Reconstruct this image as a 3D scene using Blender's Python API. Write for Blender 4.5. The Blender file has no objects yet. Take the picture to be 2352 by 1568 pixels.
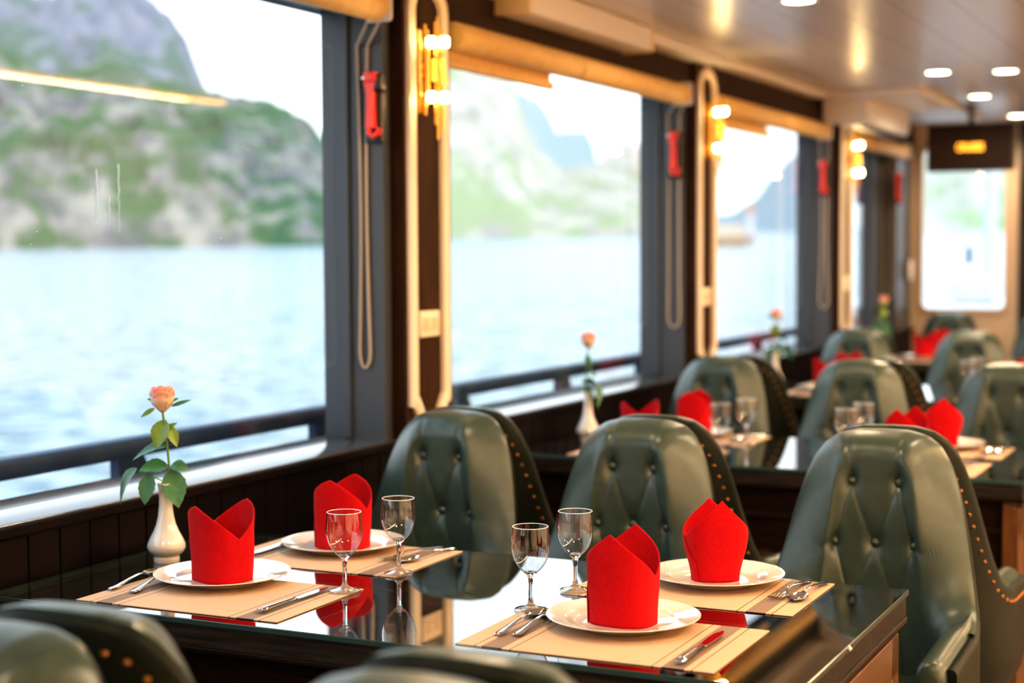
import bpy, bmesh, math, random
from mathutils import Vector, Matrix, noise
random.seed(7)
PI = math.pi
SC = bpy.context.scene
COL = SC.collection

# ------------------------------------------------------------------ helpers
class MB:
    """collects shapes; build() links them as ONE mesh object"""
    def __init__(s):
        s.v = []; s.f = []; s.m = []
    def add(s, vs, fs, mi=0):
        o = len(s.v)
        s.v += [tuple(v) for v in vs]
        s.f += [tuple(i + o for i in f) for f in fs]
        s.m += [mi] * len(fs)
        return s
    def box(s, x0, x1, y0, y1, z0, z1, mi=0, bevel=0.0, M=None, seg=2):
        x0, x1 = min(x0, x1), max(x0, x1); y0, y1 = min(y0, y1), max(y0, y1); z0, z1 = min(z0, z1), max(z0, z1)
        bm = bmesh.new()
        bmesh.ops.create_cube(bm, size=1.0)
        for v in bm.verts:
            v.co = Vector((x0 + (v.co.x + .5) * (x1 - x0), y0 + (v.co.y + .5) * (y1 - y0), z0 + (v.co.z + .5) * (z1 - z0)))
        if bevel > 0:
            bmesh.ops.bevel(bm, geom=bm.edges[:], offset=bevel, segments=seg, affect='EDGES', profile=.5)
        bm.verts.index_update()
        vs = [(M @ v.co) if M else v.co.copy() for v in bm.verts]
        fs = [[v.index for v in f.verts] for f in bm.faces]
        bm.free()
        return s.add(vs, fs, mi)
    def lathe(s, prof, n=32, M=None, mi=0, cap=False):
        vs = []; fs = []; k = len(prof)
        for i in range(n):
            a = 2 * PI * i / n
            for r, z in prof:
                p = Vector((r * math.cos(a), r * math.sin(a), z))
                vs.append(M @ p if M else p)
        for i in range(n):
            j = (i + 1) % n
            for q in range(k - 1):
                fs.append((i * k + q, j * k + q, j * k + q + 1, i * k + q + 1))
        if cap:
            fs.append([i * k for i in range(n)][::-1]); fs.append([i * k + k - 1 for i in range(n)])
        return s.add(vs, fs, mi)
    def tube(s, pts, r, n=10, mi=0, closed=False, cap=True):
        pts = [Vector(p) for p in pts]; N = len(pts)
        rr = r if isinstance(r, (list, tuple)) else [r] * N
        vs = []; fs = []; nrm = None
        for i, p in enumerate(pts):
            if closed: t = pts[(i + 1) % N] - pts[i - 1]
            else: t = pts[min(i + 1, N - 1)] - pts[max(i - 1, 0)]
            t.normalize()
            if nrm is None:
                nrm = t.orthogonal().normalized()
            else:
                nrm = nrm - t * nrm.dot(t)
                nrm = nrm.normalized() if nrm.length > 1e-6 else t.orthogonal().normalized()
            b = t.cross(nrm)
            for k in range(n):
                a = 2 * PI * k / n
                vs.append(p + (nrm * math.cos(a) + b * math.sin(a)) * rr[i])
        for i in range(N if closed else N - 1):
            j = (i + 1) % N
            for k in range(n):
                l = (k + 1) % n
                fs.append((i * n + k, i * n + l, j * n + l, j * n + k))
        if cap and not closed:
            fs.append(tuple(range(n))[::-1]); fs.append(tuple((N - 1) * n + k for k in range(n)))
        return s.add(vs, fs, mi)
    def grid(s, P, nu, nv, mi=0, wrap=False):
        """P(i,j) -> point"""
        vs = [P(i, j) for i in range(nu) for j in range(nv)]
        fs = []
        for i in range(nu if wrap else nu - 1):
            k = (i + 1) % nu
            for j in range(nv - 1):
                fs.append((i * nv + j, k * nv + j, k * nv + j + 1, i * nv + j + 1))
        return s.add(vs, fs, mi)
    def ball(s, c, r, sc=(1, 1, 1), n=12, mi=0, M=None):
        prof = [(max(1e-5, math.sin(PI * k / n)), -math.cos(PI * k / n)) for k in range(n + 1)]
        vs = []
        T = Matrix.Translation(Vector(c)) @ (M if M else Matrix.Identity(4)) @ Matrix.Diagonal((r * sc[0], r * sc[1], r * sc[2], 1))
        return s.lathe(prof, n + 4, T, mi)
    def build(s, name, mat, parent=None, smooth=True, angle=40, loc=None):
        me = bpy.data.meshes.new(name)
        me.from_pydata(s.v, [], s.f)
        mats = mat if isinstance(mat, (list, tuple)) else [mat]
        for m in mats: me.materials.append(m)
        if len(mats) > 1:
            me.polygons.foreach_set('material_index', s.m)
        bm = bmesh.new(); bm.from_mesh(me)
        bmesh.ops.remove_doubles(bm, verts=bm.verts, dist=1e-6)
        bmesh.ops.recalc_face_normals(bm, faces=bm.faces)
        bm.to_mesh(me); bm.free()
        if smooth:
            me.polygons.foreach_set('use_smooth', [True] * len(me.polygons))
            try: me.set_sharp_from_angle(angle=math.radians(angle))
            except Exception: pass
        o = bpy.data.objects.new(name, me); COL.objects.link(o)
        if parent: o.parent = parent
        if loc: o.location = loc
        return o

def tag(o, label=None, cat=None, group=None, kind=None):
    if label: o['label'] = label
    if cat: o['category'] = cat
    if group: o['group'] = group
    if kind: o['kind'] = kind
    return o
def thing(name, label, cat, loc=(0, 0, 0), rz=0, group=None):
    o = bpy.data.objects.new(name, None); COL.objects.link(o)
    o.empty_display_size = .05
    o.location = loc; o.rotation_euler = (0, 0, rz)
    return tag(o, label, cat, group)
def copy_tree(o, parent=None, skip=()):
    c = o.copy(); COL.objects.link(c); c.parent = parent
    for ch in list(o.children):
        if any(ch.name.startswith(k) for k in skip): continue
        copy_tree(ch, c)
    return c
def struct(o): o['kind'] = 'structure'; return o
def lerp_table(T, x):
    for (a, b), (c, d) in zip(T, T[1:]):
        if x <= c:
            t = (x - a) / (c - a); return b + (d - b) * max(0, min(1, t))
    return T[-1][1]
def sstep(a, b, x):
    t = max(0, min(1, (x - a) / (b - a))); return t * t * (3 - 2 * t)

# ------------------------------------------------------------------ materials
def new_mat(name):
    m = bpy.data.materials.new(name); m.use_nodes = True
    nt = m.node_tree
    return m, nt, nt.nodes['Principled BSDF'], nt.nodes['Material Output']
def pbr(name, col, rough=.5, metal=0, coat=0, coat_r=.03, spec=.5, trans=0, ior=1.5, emit=None, es=0, sheen=0, sss=0):
    m, nt, b, out = new_mat(name)
    b.inputs['Base Color'].default_value = (*col, 1)
    b.inputs['Roughness'].default_value = rough
    b.inputs['Metallic'].default_value = metal
    b.inputs['Coat Weight'].default_value = coat
    b.inputs['Coat Roughness'].default_value = coat_r
    b.inputs['Specular IOR Level'].default_value = spec
    b.inputs['Transmission Weight'].default_value = trans
    b.inputs['IOR'].default_value = ior
    if sheen: b.inputs['Sheen Weight'].default_value = sheen
    if sss:
        b.inputs['Subsurface Weight'].default_value = sss
        b.inputs['Subsurface Radius'].default_value = (.01, .008, .006)
    if emit:
        b.inputs['Emission Color'].default_value = (*emit, 1); b.inputs['Emission Strength'].default_value = es
    return m
def add_noise_col(m, c1, c2, scale=20, detail=4, stretch=(1, 1, 1), lo=.35, hi=.65, coord='Object', bump=0, bscale=None, bdist=.002):
    nt = m.node_tree; b = nt.nodes['Principled BSDF']; L = nt.links
    tc = nt.nodes.new('ShaderNodeTexCoord'); mp = nt.nodes.new('ShaderNodeMapping')
    mp.inputs['Scale'].default_value = stretch
    L.new(tc.outputs[coord], mp.inputs['Vector'])
    n = nt.nodes.new('ShaderNodeTexNoise'); n.inputs['Scale'].default_value = scale; n.inputs['Detail'].default_value = detail
    L.new(mp.outputs['Vector'], n.inputs['Vector'])
    r = nt.nodes.new('ShaderNodeValToRGB')
    r.color_ramp.elements[0].position = lo; r.color_ramp.elements[0].color = (*c1, 1)
    r.color_ramp.elements[1].position = hi; r.color_ramp.elements[1].color = (*c2, 1)
    L.new(n.outputs['Fac'], r.inputs['Fac']); L.new(r.outputs['Color'], b.inputs['Base Color'])
    if bump:
        n2 = n
        if bscale:
            n2 = nt.nodes.new('ShaderNodeTexNoise'); n2.inputs['Scale'].default_value = bscale; n2.inputs['Detail'].default_value = 3
            L.new(mp.outputs['Vector'], n2.inputs['Vector'])
        bp = nt.nodes.new('ShaderNodeBump'); bp.inputs['Strength'].default_value = bump; bp.inputs['Distance'].default_value = bdist
        L.new(n2.outputs['Fac'], bp.inputs['Height']); L.new(bp.outputs['Normal'], b.inputs['Normal'])
    return m
def thin_glass(name, tint=(1, 1, 1), boost=1.0, rough=0.0):
    """flat pane: see-through with a Fresnel-like mirror reflection, the same for every ray"""
    m, nt, b, out = new_mat(name); L = nt.links; nt.nodes.remove(b)
    g = nt.nodes.new('ShaderNodeNewGeometry')
    d = nt.nodes.new('ShaderNodeVectorMath'); d.operation = 'DOT_PRODUCT'
    L.new(g.outputs['Incoming'], d.inputs[0]); L.new(g.outputs['Normal'], d.inputs[1])
    def mth(op, a, bb=None):
        q = nt.nodes.new('ShaderNodeMath'); q.operation = op
        for i, x in enumerate((a, bb)):
            if x is None: continue
            if isinstance(x, (int, float)): q.inputs[i].default_value = x
            else: L.new(x, q.inputs[i])
        return q.outputs[0]
    c = mth('ABSOLUTE', d.outputs['Value']); one = mth('SUBTRACT', 1.0, c); p5 = mth('POWER', one, 5.0)
    F = mth('MINIMUM', mth('MULTIPLY', mth('ADD', mth('MULTIPLY', p5, .96), .04), boost), 1.0)
    t = nt.nodes.new('ShaderNodeBsdfTransparent'); t.inputs['Color'].default_value = (*tint, 1)
    gl = nt.nodes.new('ShaderNodeBsdfGlossy'); gl.inputs['Roughness'].default_value = rough
    mx = nt.nodes.new('ShaderNodeMixShader')
    L.new(F, mx.inputs[0]); L.new(t.outputs[0], mx.inputs[1]); L.new(gl.outputs[0], mx.inputs[2]); L.new(mx.outputs[0], out.inputs['Surface'])
    return m

M = {}
M['wall'] = add_noise_col(pbr('dark_wood_panel', (.014, .008, .006), .5, spec=.06), (.003, .002, .002), (.005, .003, .0025), 6, 4, (1, 1, 8))
M['header'] = add_noise_col(pbr('brown_header_wood', (.05, .025, .012), .5, spec=.06), (.016, .008, .005), (.026, .013, .007), 5, 4, (8, 1, 8))
M['frame'] = pbr('painted_window_frame', (.045, .05, .06), .38)
M['sill'] = pbr('lacquered_sill', (.05, .055, .065), .14, coat=.3, coat_r=.12)
M['pilaster'] = add_noise_col(pbr('pilaster_wood', (.05, .022, .008), .5, spec=.06), (.02, .009, .004), (.034, .014, .006), 6, 4, (6, 6, 1))
M['mould'] = pbr('cream_paint', (.95, .8, .62), .45)
M['pane'] = thin_glass('window_glass', (.97, .985, .985), 1.0)
M['ceil'] = None
M['floor'] = add_noise_col(pbr('dark_floor', (.05, .03, .02), .35), (.12, .07, .04), (.18, .11, .065), 8, 4, (8, 1, 1))
M['rightwall'] = pbr('warm_wall', (.66, .5, .34), .6)
M['cream'] = pbr('cream_wall', (.66, .5, .36), .5)
M['white'] = pbr('white_plastic', (.9, .86, .82), .4)
M['black'] = pbr('black_plastic', (.012, .012, .014), .35)
M['blind'] = add_noise_col(pbr('tan_blind', (.62, .4, .16), .6), (.74, .47, .17), (.82, .54, .21), 30, 2)
M['cord'] = pbr('cord', (.5, .4, .3), .7)
M['red'] = pbr('red_plastic', (.95, .055, .025), .3)
M['steel'] = pbr('polished_steel', (.78, .78, .8), .09, 1)
M['gold'] = pbr('gold_metal', (.95, .55, .12), .22, 1)
M['brass'] = pbr('antique_brass', (.36, .15, .05), .38, 1)
M['bulb'] = pbr('lamp_glow', (1, .8, .4), .3, emit=(1, .7, .3), es=42)
M['amber'] = pbr('amber_glass', (1, .6, .1), .15, emit=(1, .5, .05), es=.9)
M['down'] = pbr('downlight_glow', (1, .9, .7), .3, emit=(1, .86, .6), es=14)
M['led'] = pbr('led_strip_glow', (1, .7, .3), .3, emit=(1, .4, .05), es=11)
M['leather'] = add_noise_col(pbr('green_leather', (.04, .062, .05), .34, spec=.55), (.027, .045, .036), (.035, .055, .044), 40, 3, bump=.12, bscale=420, bdist=.0008)
M['leather_d'] = add_noise_col(pbr('dark_green_leather', (.02, .028, .02), .5, spec=.15), (.006, .009, .006), (.009, .012, .008), 40, 3, bump=.12, bscale=420, bdist=.0008)
M['plinth'] = pbr('dark_chair_base', (.012, .008, .006), .4)
M['wood'] = add_noise_col(pbr('table_walnut_shaded', (.06, .028, .012), .4, spec=.08), (.008, .004, .003), (.016, .008, .004), 9, 5, (1, 14, 14))  # table walnut with the shade of its unlit sides put into the colour
M['woodtop'] = add_noise_col(pbr('table_top_wood', (.03, .024, .02), .5, spec=.06), (.012, .010, .009), (.03, .025, .021), 7, 5, (1, 16, 16))
M['wood_lit'] = add_noise_col(pbr('table_walnut_lit', (.11, .046, .014), .32, coat=.4, coat_r=.12), (.09, .036, .011), (.14, .058, .018), 9, 5, (14, 14, 1))  # same walnut, browner: warm light on the aisle end put into the colour
M['tglass'] = thin_glass('table_glass', (.86, .93, .92), 1.9)
M['tedge'] = pbr('glass_edge', (.03, .06, .06), .15)
M['porcelain'] = pbr('white_porcelain', (.86, .82, .76), .1, coat=.6, coat_r=.02)
M['vase'] = pbr('white_vase', (.84, .8, .74), .12, coat=.6, coat_r=.02)
M['glass'] = pbr('clear_glass', (1, 1, 1), 0, trans=1, ior=1.45)
M['bowl'] = thin_glass('thin_bowl_glass', (.95, .96, .96), 3.2)
M['rim'] = pbr('rim_glint', (.98, .98, 1), .1)  # opaque white, paints the bright glint along the lip of the glass
M['leaf'] = add_noise_col(pbr('rose_leaf', (.04, .16, .06), .42), (.022, .1, .045), (.05, .19, .07), 40, 3)
M['leafy'] = add_noise_col(pbr('young_leaf', (.16, .27, .03), .42), (.11, .22, .025), (.2, .3, .04), 40, 3)
M['stem'] = pbr('stem_green', (.1, .2, .03), .5)
M['petal'] = pbr('rose_petal', (.95, .72, .55), .5, sss=.2)
_nt = M['petal'].node_tree; _tc = _nt.nodes.new('ShaderNodeTexCoord'); _sx = _nt.nodes.new('ShaderNodeSeparateXYZ'); _nt.links.new(_tc.outputs['Object'], _sx.inputs[0])
_r = _nt.nodes.new('ShaderNodeMapRange'); _r.inputs['From Min'].default_value = .342; _r.inputs['From Max'].default_value = .37; _nt.links.new(_sx.outputs['Z'], _r.inputs['Value'])
_cr = _nt.nodes.new('ShaderNodeValToRGB'); _cr.color_ramp.elements[0].color = (.8, .58, .42, 1); _cr.color_ramp.elements[1].color = (.85, .26, .2, 1); _nt.links.new(_r.outputs[0], _cr.inputs[0])
_nt.links.new(_cr.outputs[0], _nt.nodes['Principled BSDF'].inputs['Base Color'])
M['petal_in'] = pbr('rose_petal_pink', (.95, .36, .27), .5, sss=.2)
M['screen'] = pbr('screen_black', (.012, .006, .004), .6, spec=.08)
M['tv_text'] = pbr('screen_text', (1, .5, .05), .5, emit=(1, .42, .03), es=1.6)
M['rail'] = pbr('navy_rail_paint', (.022, .042, .095), .4, spec=.2)
M['deck'] = pbr('white_deck', (.6, .6, .61), .5)
M['cap'] = pbr('dark_post', (.08, .1, .13), .4)
M['orange'] = pbr('orange_paint', (.85, .35, .1), .5)
M['groove'] = pbr('groove_dark', (.004, .003, .003), .6)

# ceiling: glossy planks running along the boat
def ceiling_mat():
    m, nt, b, out = new_mat('glossy_ceiling_planks'); L = nt.links
    b.inputs['Roughness'].default_value = .27
    b.inputs['Specular IOR Level'].default_value = .8
    tc = nt.nodes.new('ShaderNodeTexCoord'); sx = nt.nodes.new('ShaderNodeSeparateXYZ'); L.new(tc.outputs['Object'], sx.inputs[0])
    a = nt.nodes.new('ShaderNodeMath'); a.operation = 'DIVIDE'; L.new(sx.outputs['X'], a.inputs[0]); a.inputs[1].default_value = .2
    f = nt.nodes.new('ShaderNodeMath'); f.operation = 'FRACT'; L.new(a.outputs[0], f.inputs[0])
    r = nt.nodes.new('ShaderNodeValToRGB'); e = r.color_ramp.elements
    e[0].position = 0; e[0].color = (.5, .46, .43, 1); e[1].position = .03; e[1].color = (.74, .70, .66, 1)
    q = r.color_ramp.elements.new(.97); q.color = (.74, .70, .66, 1); q = r.color_ramp.elements.new(1.0); q.color = (.5, .46, .43, 1)
    L.new(f.outputs[0], r.inputs[0]); L.new(r.outputs[0], b.inputs['Base Color'])
    n = nt.nodes.new('ShaderNodeTexNoise'); n.inputs['Scale'].default_value = 2.5
    mp = nt.nodes.new('ShaderNodeMapping'); mp.inputs['Scale'].default_value = (3, .5, 1); L.new(tc.outputs['Object'], mp.inputs[0]); L.new(mp.outputs[0], n.inputs['Vector'])
    bp = nt.nodes.new('ShaderNodeBump'); bp.inputs['Strength'].default_value = .12; bp.inputs['Distance'].default_value = .02
    L.new(n.outputs['Fac'], bp.inputs['Height']); L.new(bp.outputs['Normal'], b.inputs['Normal'])
    return m
M['ceil'] = ceiling_mat()

def napkin_mat():
    m, nt, b, out = new_mat('red_napkin_cloth'); L = nt.links
    b.inputs['Roughness'].default_value = .8; b.inputs['Specular IOR Level'].default_value = .15; b.inputs['Sheen Weight'].default_value = .05
    b.inputs['Sheen Tint'].default_value = (1, .25, .2, 1)
    tc = nt.nodes.new('ShaderNodeTexCoord')
    n = nt.nodes.new('ShaderNodeTexNoise'); n.inputs['Scale'].default_value = 9; n.inputs['Detail'].default_value = 2; n.inputs['Distortion'].default_value = .6
    L.new(tc.outputs['Object'], n.inputs['Vector'])
    mu = nt.nodes.new('ShaderNodeMath'); mu.operation = 'MULTIPLY'; mu.inputs[1].default_value = 110; L.new(n.outputs['Fac'], mu.inputs[0])
    sn = nt.nodes.new('ShaderNodeMath'); sn.operation = 'SINE'; L.new(mu.outputs[0], sn.inputs[0])
    r = nt.nodes.new('ShaderNodeMapRange'); r.inputs['From Min'].default_value = -1; L.new(sn.outputs[0], r.inputs[0])
    mx = nt.nodes.new('ShaderNodeMix'); mx.data_type = 'RGBA'
    mx.inputs['A'].default_value = (.40, .001, .004, 1); mx.inputs['B'].default_value = (.45, .0013, .005, 1)
    L.new(r.outputs[0], mx.inputs['Factor']); L.new(mx.outputs['Result'], b.inputs['Base Color'])
    n2 = nt.nodes.new('ShaderNodeTexNoise'); n2.inputs['Scale'].default_value = 700; L.new(tc.outputs['Object'], n2.inputs['Vector'])
    bp = nt.nodes.new('ShaderNodeBump'); bp.inputs['Strength'].default_value = .25; bp.inputs['Distance'].default_value = .001
    L.new(n2.outputs['Fac'], bp.inputs['Height']); L.new(bp.outputs['Normal'], b.inputs['Normal'])
    return m
M['napkin'] = napkin_mat()

def mat_weave():
    """beige woven placemat with dark striped bands at both ends (local x = long side)"""
    m, nt, b, out = new_mat('woven_placemat'); L = nt.links
    b.inputs['Roughness'].default_value = .7
    tc = nt.nodes.new('ShaderNodeTexCoord'); sx = nt.nodes.new('ShaderNodeSeparateXYZ'); L.new(tc.outputs['Object'], sx.inputs[0])
    def mth(op, a, bb=None, c=None):
        q = nt.nodes.new('ShaderNodeMath'); q.operation = op
        for i, x in enumerate((a, bb, c)):
            if x is None: continue
            if isinstance(x, (int, float)): q.inputs[i].default_value = x
            else: L.new(x, q.inputs[i])
        return q.outputs[0]
    ax = mth('ABSOLUTE', sx.outputs['X'])
    band = mth('MULTIPLY', mth('GREATER_THAN', ax, .139), mth('LESS_THAN', ax, .176))
    l1 = mth('MULTIPLY', mth('GREATER_THAN', ax, .1225), mth('LESS_THAN', ax, .1245))
    l2 = mth('MULTIPLY', mth('GREATER_THAN', ax, .1875), mth('LESS_THAN', ax, .1895))
    st = mth('GREATER_THAN', mth('FRACT', mth('MULTIPLY', sx.outputs['Y'], 210.)), .34)
    dark = mth('MAXIMUM', mth('MULTIPLY', band, st), mth('MAXIMUM', l1, l2))
    w = mth('MULTIPLY', mth('SINE', mth('MULTIPLY', sx.outputs['X'], 1700.)), mth('SINE', mth('MULTIPLY', sx.outputs['Y'], 1700.)))
    mx = nt.nodes.new('ShaderNodeMix'); mx.data_type = 'RGBA'
    mx.inputs['A'].default_value = (.60, .42, .28, 1); mx.inputs['B'].default_value = (.06, .035, .04, 1)
    L.new(dark, mx.inputs['Factor'])
    mx2 = nt.nodes.new('ShaderNodeMix'); mx2.data_type = 'RGBA'; mx2.blend_type = 'MULTIPLY'
    mx2.inputs['B'].default_value = (.78, .72, .66, 1)
    fac = mth('MULTIPLY', mth('GREATER_THAN', w, .2), .6); L.new(fac, mx2.inputs['Factor'])
    L.new(mx.outputs['Result'], mx2.inputs['A']); L.new(mx2.outputs['Result'], b.inputs['Base Color'])
    bp = nt.nodes.new('ShaderNodeBump'); bp.inputs['Strength'].default_value = .3; bp.inputs['Distance'].default_value = .0008
    L.new(w, bp.inputs['Height']); L.new(bp.outputs['Normal'], b.inputs['Normal'])
    return m
M['mat'] = mat_weave()

# ------------------------------------------------------------------ camera
CAM = Vector((0, 0, 1.41)); FPX = 3624.8
yaw, pit, roll = (math.radians(a) for a in (25.7918, 3.2381, -.3139))
c_, s_ = math.cos(yaw), math.sin(yaw)
R0 = Vector((c_, s_, 0)); F0 = Vector((-s_, c_, 0)); UP = Vector((0, 0, 1))
FW = F0 * math.cos(pit) - UP * math.sin(pit); U2 = UP * math.cos(pit) + F0 * math.sin(pit)
RT = R0 * math.cos(roll) + U2 * math.sin(roll); UU = -R0 * math.sin(roll) + U2 * math.cos(roll)
cam = bpy.data.cameras.new('camera'); co = bpy.data.objects.new('camera', cam); COL.objects.link(co)
mw = Matrix((RT, UU, -FW)).transposed().to_4x4(); mw.translation = CAM
co.matrix_world = mw
cam.sensor_width = 36; cam.lens = 36 * FPX / 2352; cam.clip_start = .05; cam.clip_end = 20000
cam.dof.use_dof = True; cam.dof.focus_distance = 2.9; cam.dof.aperture_fstop = 2.3
SC.camera = co

# ------------------------------------------------------------------ setting
ZC = 2.25; XG = -2.38; XW = -2.26; XP = -2.215; YE = 11.0; ZS = .885; ZT = .76
m = MB().box(-2.4, 2.8, -3, 11.05, -.1, 0); struct(m.build('floor', M['floor'], smooth=False))
m = MB().box(-2.42, 2.8, -3, 11.1, ZC, ZC + .1); struct(m.build('ceiling', M['ceil'], smooth=False))
# left wall: lower boarding, header, piers between the windows
JY = [3.85, 6.36, 8.82, 10.55]        # jamb faces looking towards the camera
PY = [(3.89, 4.17), (6.38, 6.66), (8.84, 9.12)]
m = MB()
m.box(-2.5, -2.25, -3, 11.05, 0, ZS - .03)
for y0 in [(-1.0 + .092 * k) for k in range(130)]:        # tongue and groove boards
    m.box(-2.25, -2.242, y0 + .002, y0 + .090, 0, ZS - .035, bevel=.0015, seg=1)
m.box(-2.25, -2.229, -3, 11.0, ZS - .034, ZS - .008, bevel=.005)
struct(m.build('wall_left', M['wall'], smooth=False))
m = MB(); m.box(-2.5, XW + .02, -3, 11.05, 2.095, ZC); struct(m.build('trim_1', M['header'], smooth=False))
m = MB()
m.box(XG - .1, -2.236, -3, 11.0, ZS - .035, ZS - .004, bevel=.006); pass
struct(m.build('trim_2', M['sill']))
m = MB()
for j, (y0, y1) in enumerate(PY):
    m.box(-2.46, XW, JY[j], y1 + .03, ZS - .004, 2.10)
m.box(-2.46, XW, JY[3], 11.05, ZS - .004, 2.10)
m.box(-2.46, -2.36, 10.28, JY[3], ZS, 2.10)
m.box(-2.46, XW, -.1, .2, ZS - .004, 2.10)
struct(m.build('wall_piers', M['frame'], smooth=False)).name = 'trim_3'
# windows: pane in a slim frame
WY = [(.2, 3.85), (4.2, 6.36), (6.69, 8.82), (9.15, 10.28), (-2.98, -.1)]
wins = []
for k, (a, b) in enumerate(WY):
    m = MB(); m.box(XG - .003, XG + .003, a, b, ZS - .004, 2.10)
    w = struct(m.build('window_%d' % (k + 1 if k < 4 else 6), M['pane'], smooth=False))
    m = MB()
    for (q0, q1, z0, z1) in ((a, b, 2.085, 2.10), (a, a + .012, ZS, 2.10), (b - .012, b, ZS, 2.10)):
        m.box(XG - .02, XG + .012, q0, q1, z0, z1)
    m.build('window_frame', M['frame'], w, smooth=False)
    wins.append(w)
# dried drips and specks on the first pane
m = MB(); dm = pbr('dried_drip', (.95, .96, .98), .3, trans=.85, ior=1.1)
for (yy, z0, z1) in ((2.785, 1.60, 1.48), (2.86, 1.615, 1.46), (2.826, 1.54, 1.465)):
    m.tube([(XG + .0045, yy + .0015 * math.sin(9 * k), z0 + (z1 - z0) * k / 8) for k in range(9)], [.0022 - .0002 * k for k in range(9)], 6)
for _ in range(26):
    m.ball((XG + .0035, random.uniform(2.5, 3.8), random.uniform(.95, 1.9)), random.uniform(.0006, .0014), n=6)
m.build('drip_marks', dm, wins[0])

# pilasters with cream mouldings
def ribbon(m, pts, w, d0, d1, closed=True):
    """square-section moulding following pts (y,z) on a wall facing +x"""
    N = len(pts); vs = []
    for i in range(N):
        p = Vector(pts[i]); a = Vector(pts[i - 1]); c = Vector(pts[(i + 1) % N])
        t1 = (p - a).normalized(); t2 = (c - p).normalized()
        n1 = Vector((-t1.y, t1.x)); n2 = Vector((-t2.y, t2.x)); nn = (n1 + n2)
        nn = nn.normalized() if nn.length > 1e-4 else n1
        k = min(1.6, 1 / max(.3, nn.dot(n1)))
        o = p - nn * w * k / 2; q = p + nn * w * k / 2
        dm_ = d1 + .006
        vs += [(d0, o.x, o.y), (d1, o.x, o.y), (dm_, p.x, p.y), (d1, q.x, q.y), (d0, q.x, q.y)]
    fs = []
    for i in range(N):
        j = (i + 1) % N
        for k in range(4):
            fs.append((i * 5 + k, j * 5 + k, j * 5 + k + 1, i * 5 + k + 1))
    m.add(vs, fs)
for k, (y0, y1) in enumerate(PY):
    m = MB(); m.box(XW - .02, XP, y0, y1, ZS - .035, ZC, bevel=.003)
    p = struct(m.build('trim_%d' % (k + 4), M['pilaster'], smooth=False))
    a, b = y0 + .032, y1 - .052
    zb, zt = 0.985, 2.10
    cy = (a + b) / 2
    pts = [(a, zt), (a, zb), (a + .012, zb - .004), (a + .03, zb - .03), (a + .04, zb - .052), (cy, zb - .058), (b - .04, zb - .052), (b - .03, zb - .03), (b - .012, zb - .004), (b, zb), (b, zt)]
    pts += [(cy + (b - cy) * math.cos(PI * q / 10), zt + .075 * math.sin(PI * q / 10)) for q in range(1, 10)]
    m = MB(); ribbon(m, pts, .038, XP, XP + .014)
    m.build('moulding', M['mould'], p, smooth=False)
# ceiling edge trims
m = MB(); m.box(-2.26, -2.15, -3, 6.55, 2.205, ZC, bevel=.01); m.box(-2.26, -2.165, 6.55, 8.45, 2.215, ZC, bevel=.01)
struct(m.build('trim_7', M['white']))
# soffit over the air conditioner
m = MB(); m.box(-2.26, -1.66, 8.3, 10.2, 2.215, ZC, bevel=.006); struct(m.build('trim_8', M['white']))
# end wall with a rounded window opening
def rrect(x0, x1, z0, z1, r, n=8):
    P = []
    for (cx, cz, a0) in ((x1 - r, z0 + r, -90), (x1 - r, z1 - r, 0), (x0 + r, z1 - r, 90), (x0 + r, z0 + r, 180)):
        for k in range(n + 1):
            a = math.radians(a0 + 90 * k / n); P.append((cx + r * math.cos(a), cz + r * math.sin(a)))
    return P
def frame_plate(m, outer, inner, y0, y1):
    N = len(outer); vs = []
    for (x, z) in outer: vs += [(x, y0, z), (x, y1, z)]
    o = len(vs)
    for (x, z) in inner: vs += [(x, y0, z), (x, y1, z)]
    fs = []
    for i in range(N):
        j = (i + 1) % N
        fs += [(2 * i, 2 * j, o + 2 * j, o + 2 * i), (2 * i + 1, o + 2 * i + 1, o + 2 * j + 1, 2 * j + 1), (o + 2 * i, o + 2 * j, o + 2 * j + 1, o + 2 * i + 1), (2 * i, 2 * i + 1, 2 * j + 1, 2 * j)]
    m.add(vs, fs)
m = MB(); frame_plate(m, rrect(-2.27, -1.545, 0, ZC, .001), rrect(-2.185, -1.63, 1.005, 2.1, .045), YE, YE + .06)
struct(m.build('wall_end', M['cream'], smooth=False))
m = MB(); m.box(-2.2, -1.6, YE + .028, YE + .032, .99, 2.11); w5 = struct(m.build('window_5', M['pane'], smooth=False))
m = MB(); frame_plate(m, rrect(-2.2, -1.6, .985, 2.12, .06), rrect(-2.18, -1.635, 1.01, 2.095, .045), YE - .018, YE + .002)
m.build('window_frame', M['cream'], w5)
m = MB(); m.box(-1.545, 2.8, YE - .03, YE + .06, 0, ZC); struct(m.build('wall_end_dark', M['black'], smooth=False)).name = 'wall_front'
m = MB(); m.box(2.75, 2.85, -3, 11.05, 0, ZC); struct(m.build('wall_right', M['rightwall'], smooth=False))
m = MB(); m.box(-2.5, 2.8, -3.1, -3, 0, ZC); struct(m.build('wall_back', M['rightwall'], smooth=False))

# ------------------------------------------------------------------ chair
NEXP = 2.5; AX, AY = .252, .28
def plan(t):
    s = -1 if t < 0 else 1; a = abs(t)
    if a <= .72:
        th = a / .72 * PI / 2
        return Vector((s * AX * max(0, math.sin(th)) ** (2 / NEXP), AY * max(0, math.cos(th)) ** (2 / NEXP), 0))
    return Vector((s * AX, -(a - .72) / .28 * .2, 0))
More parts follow.
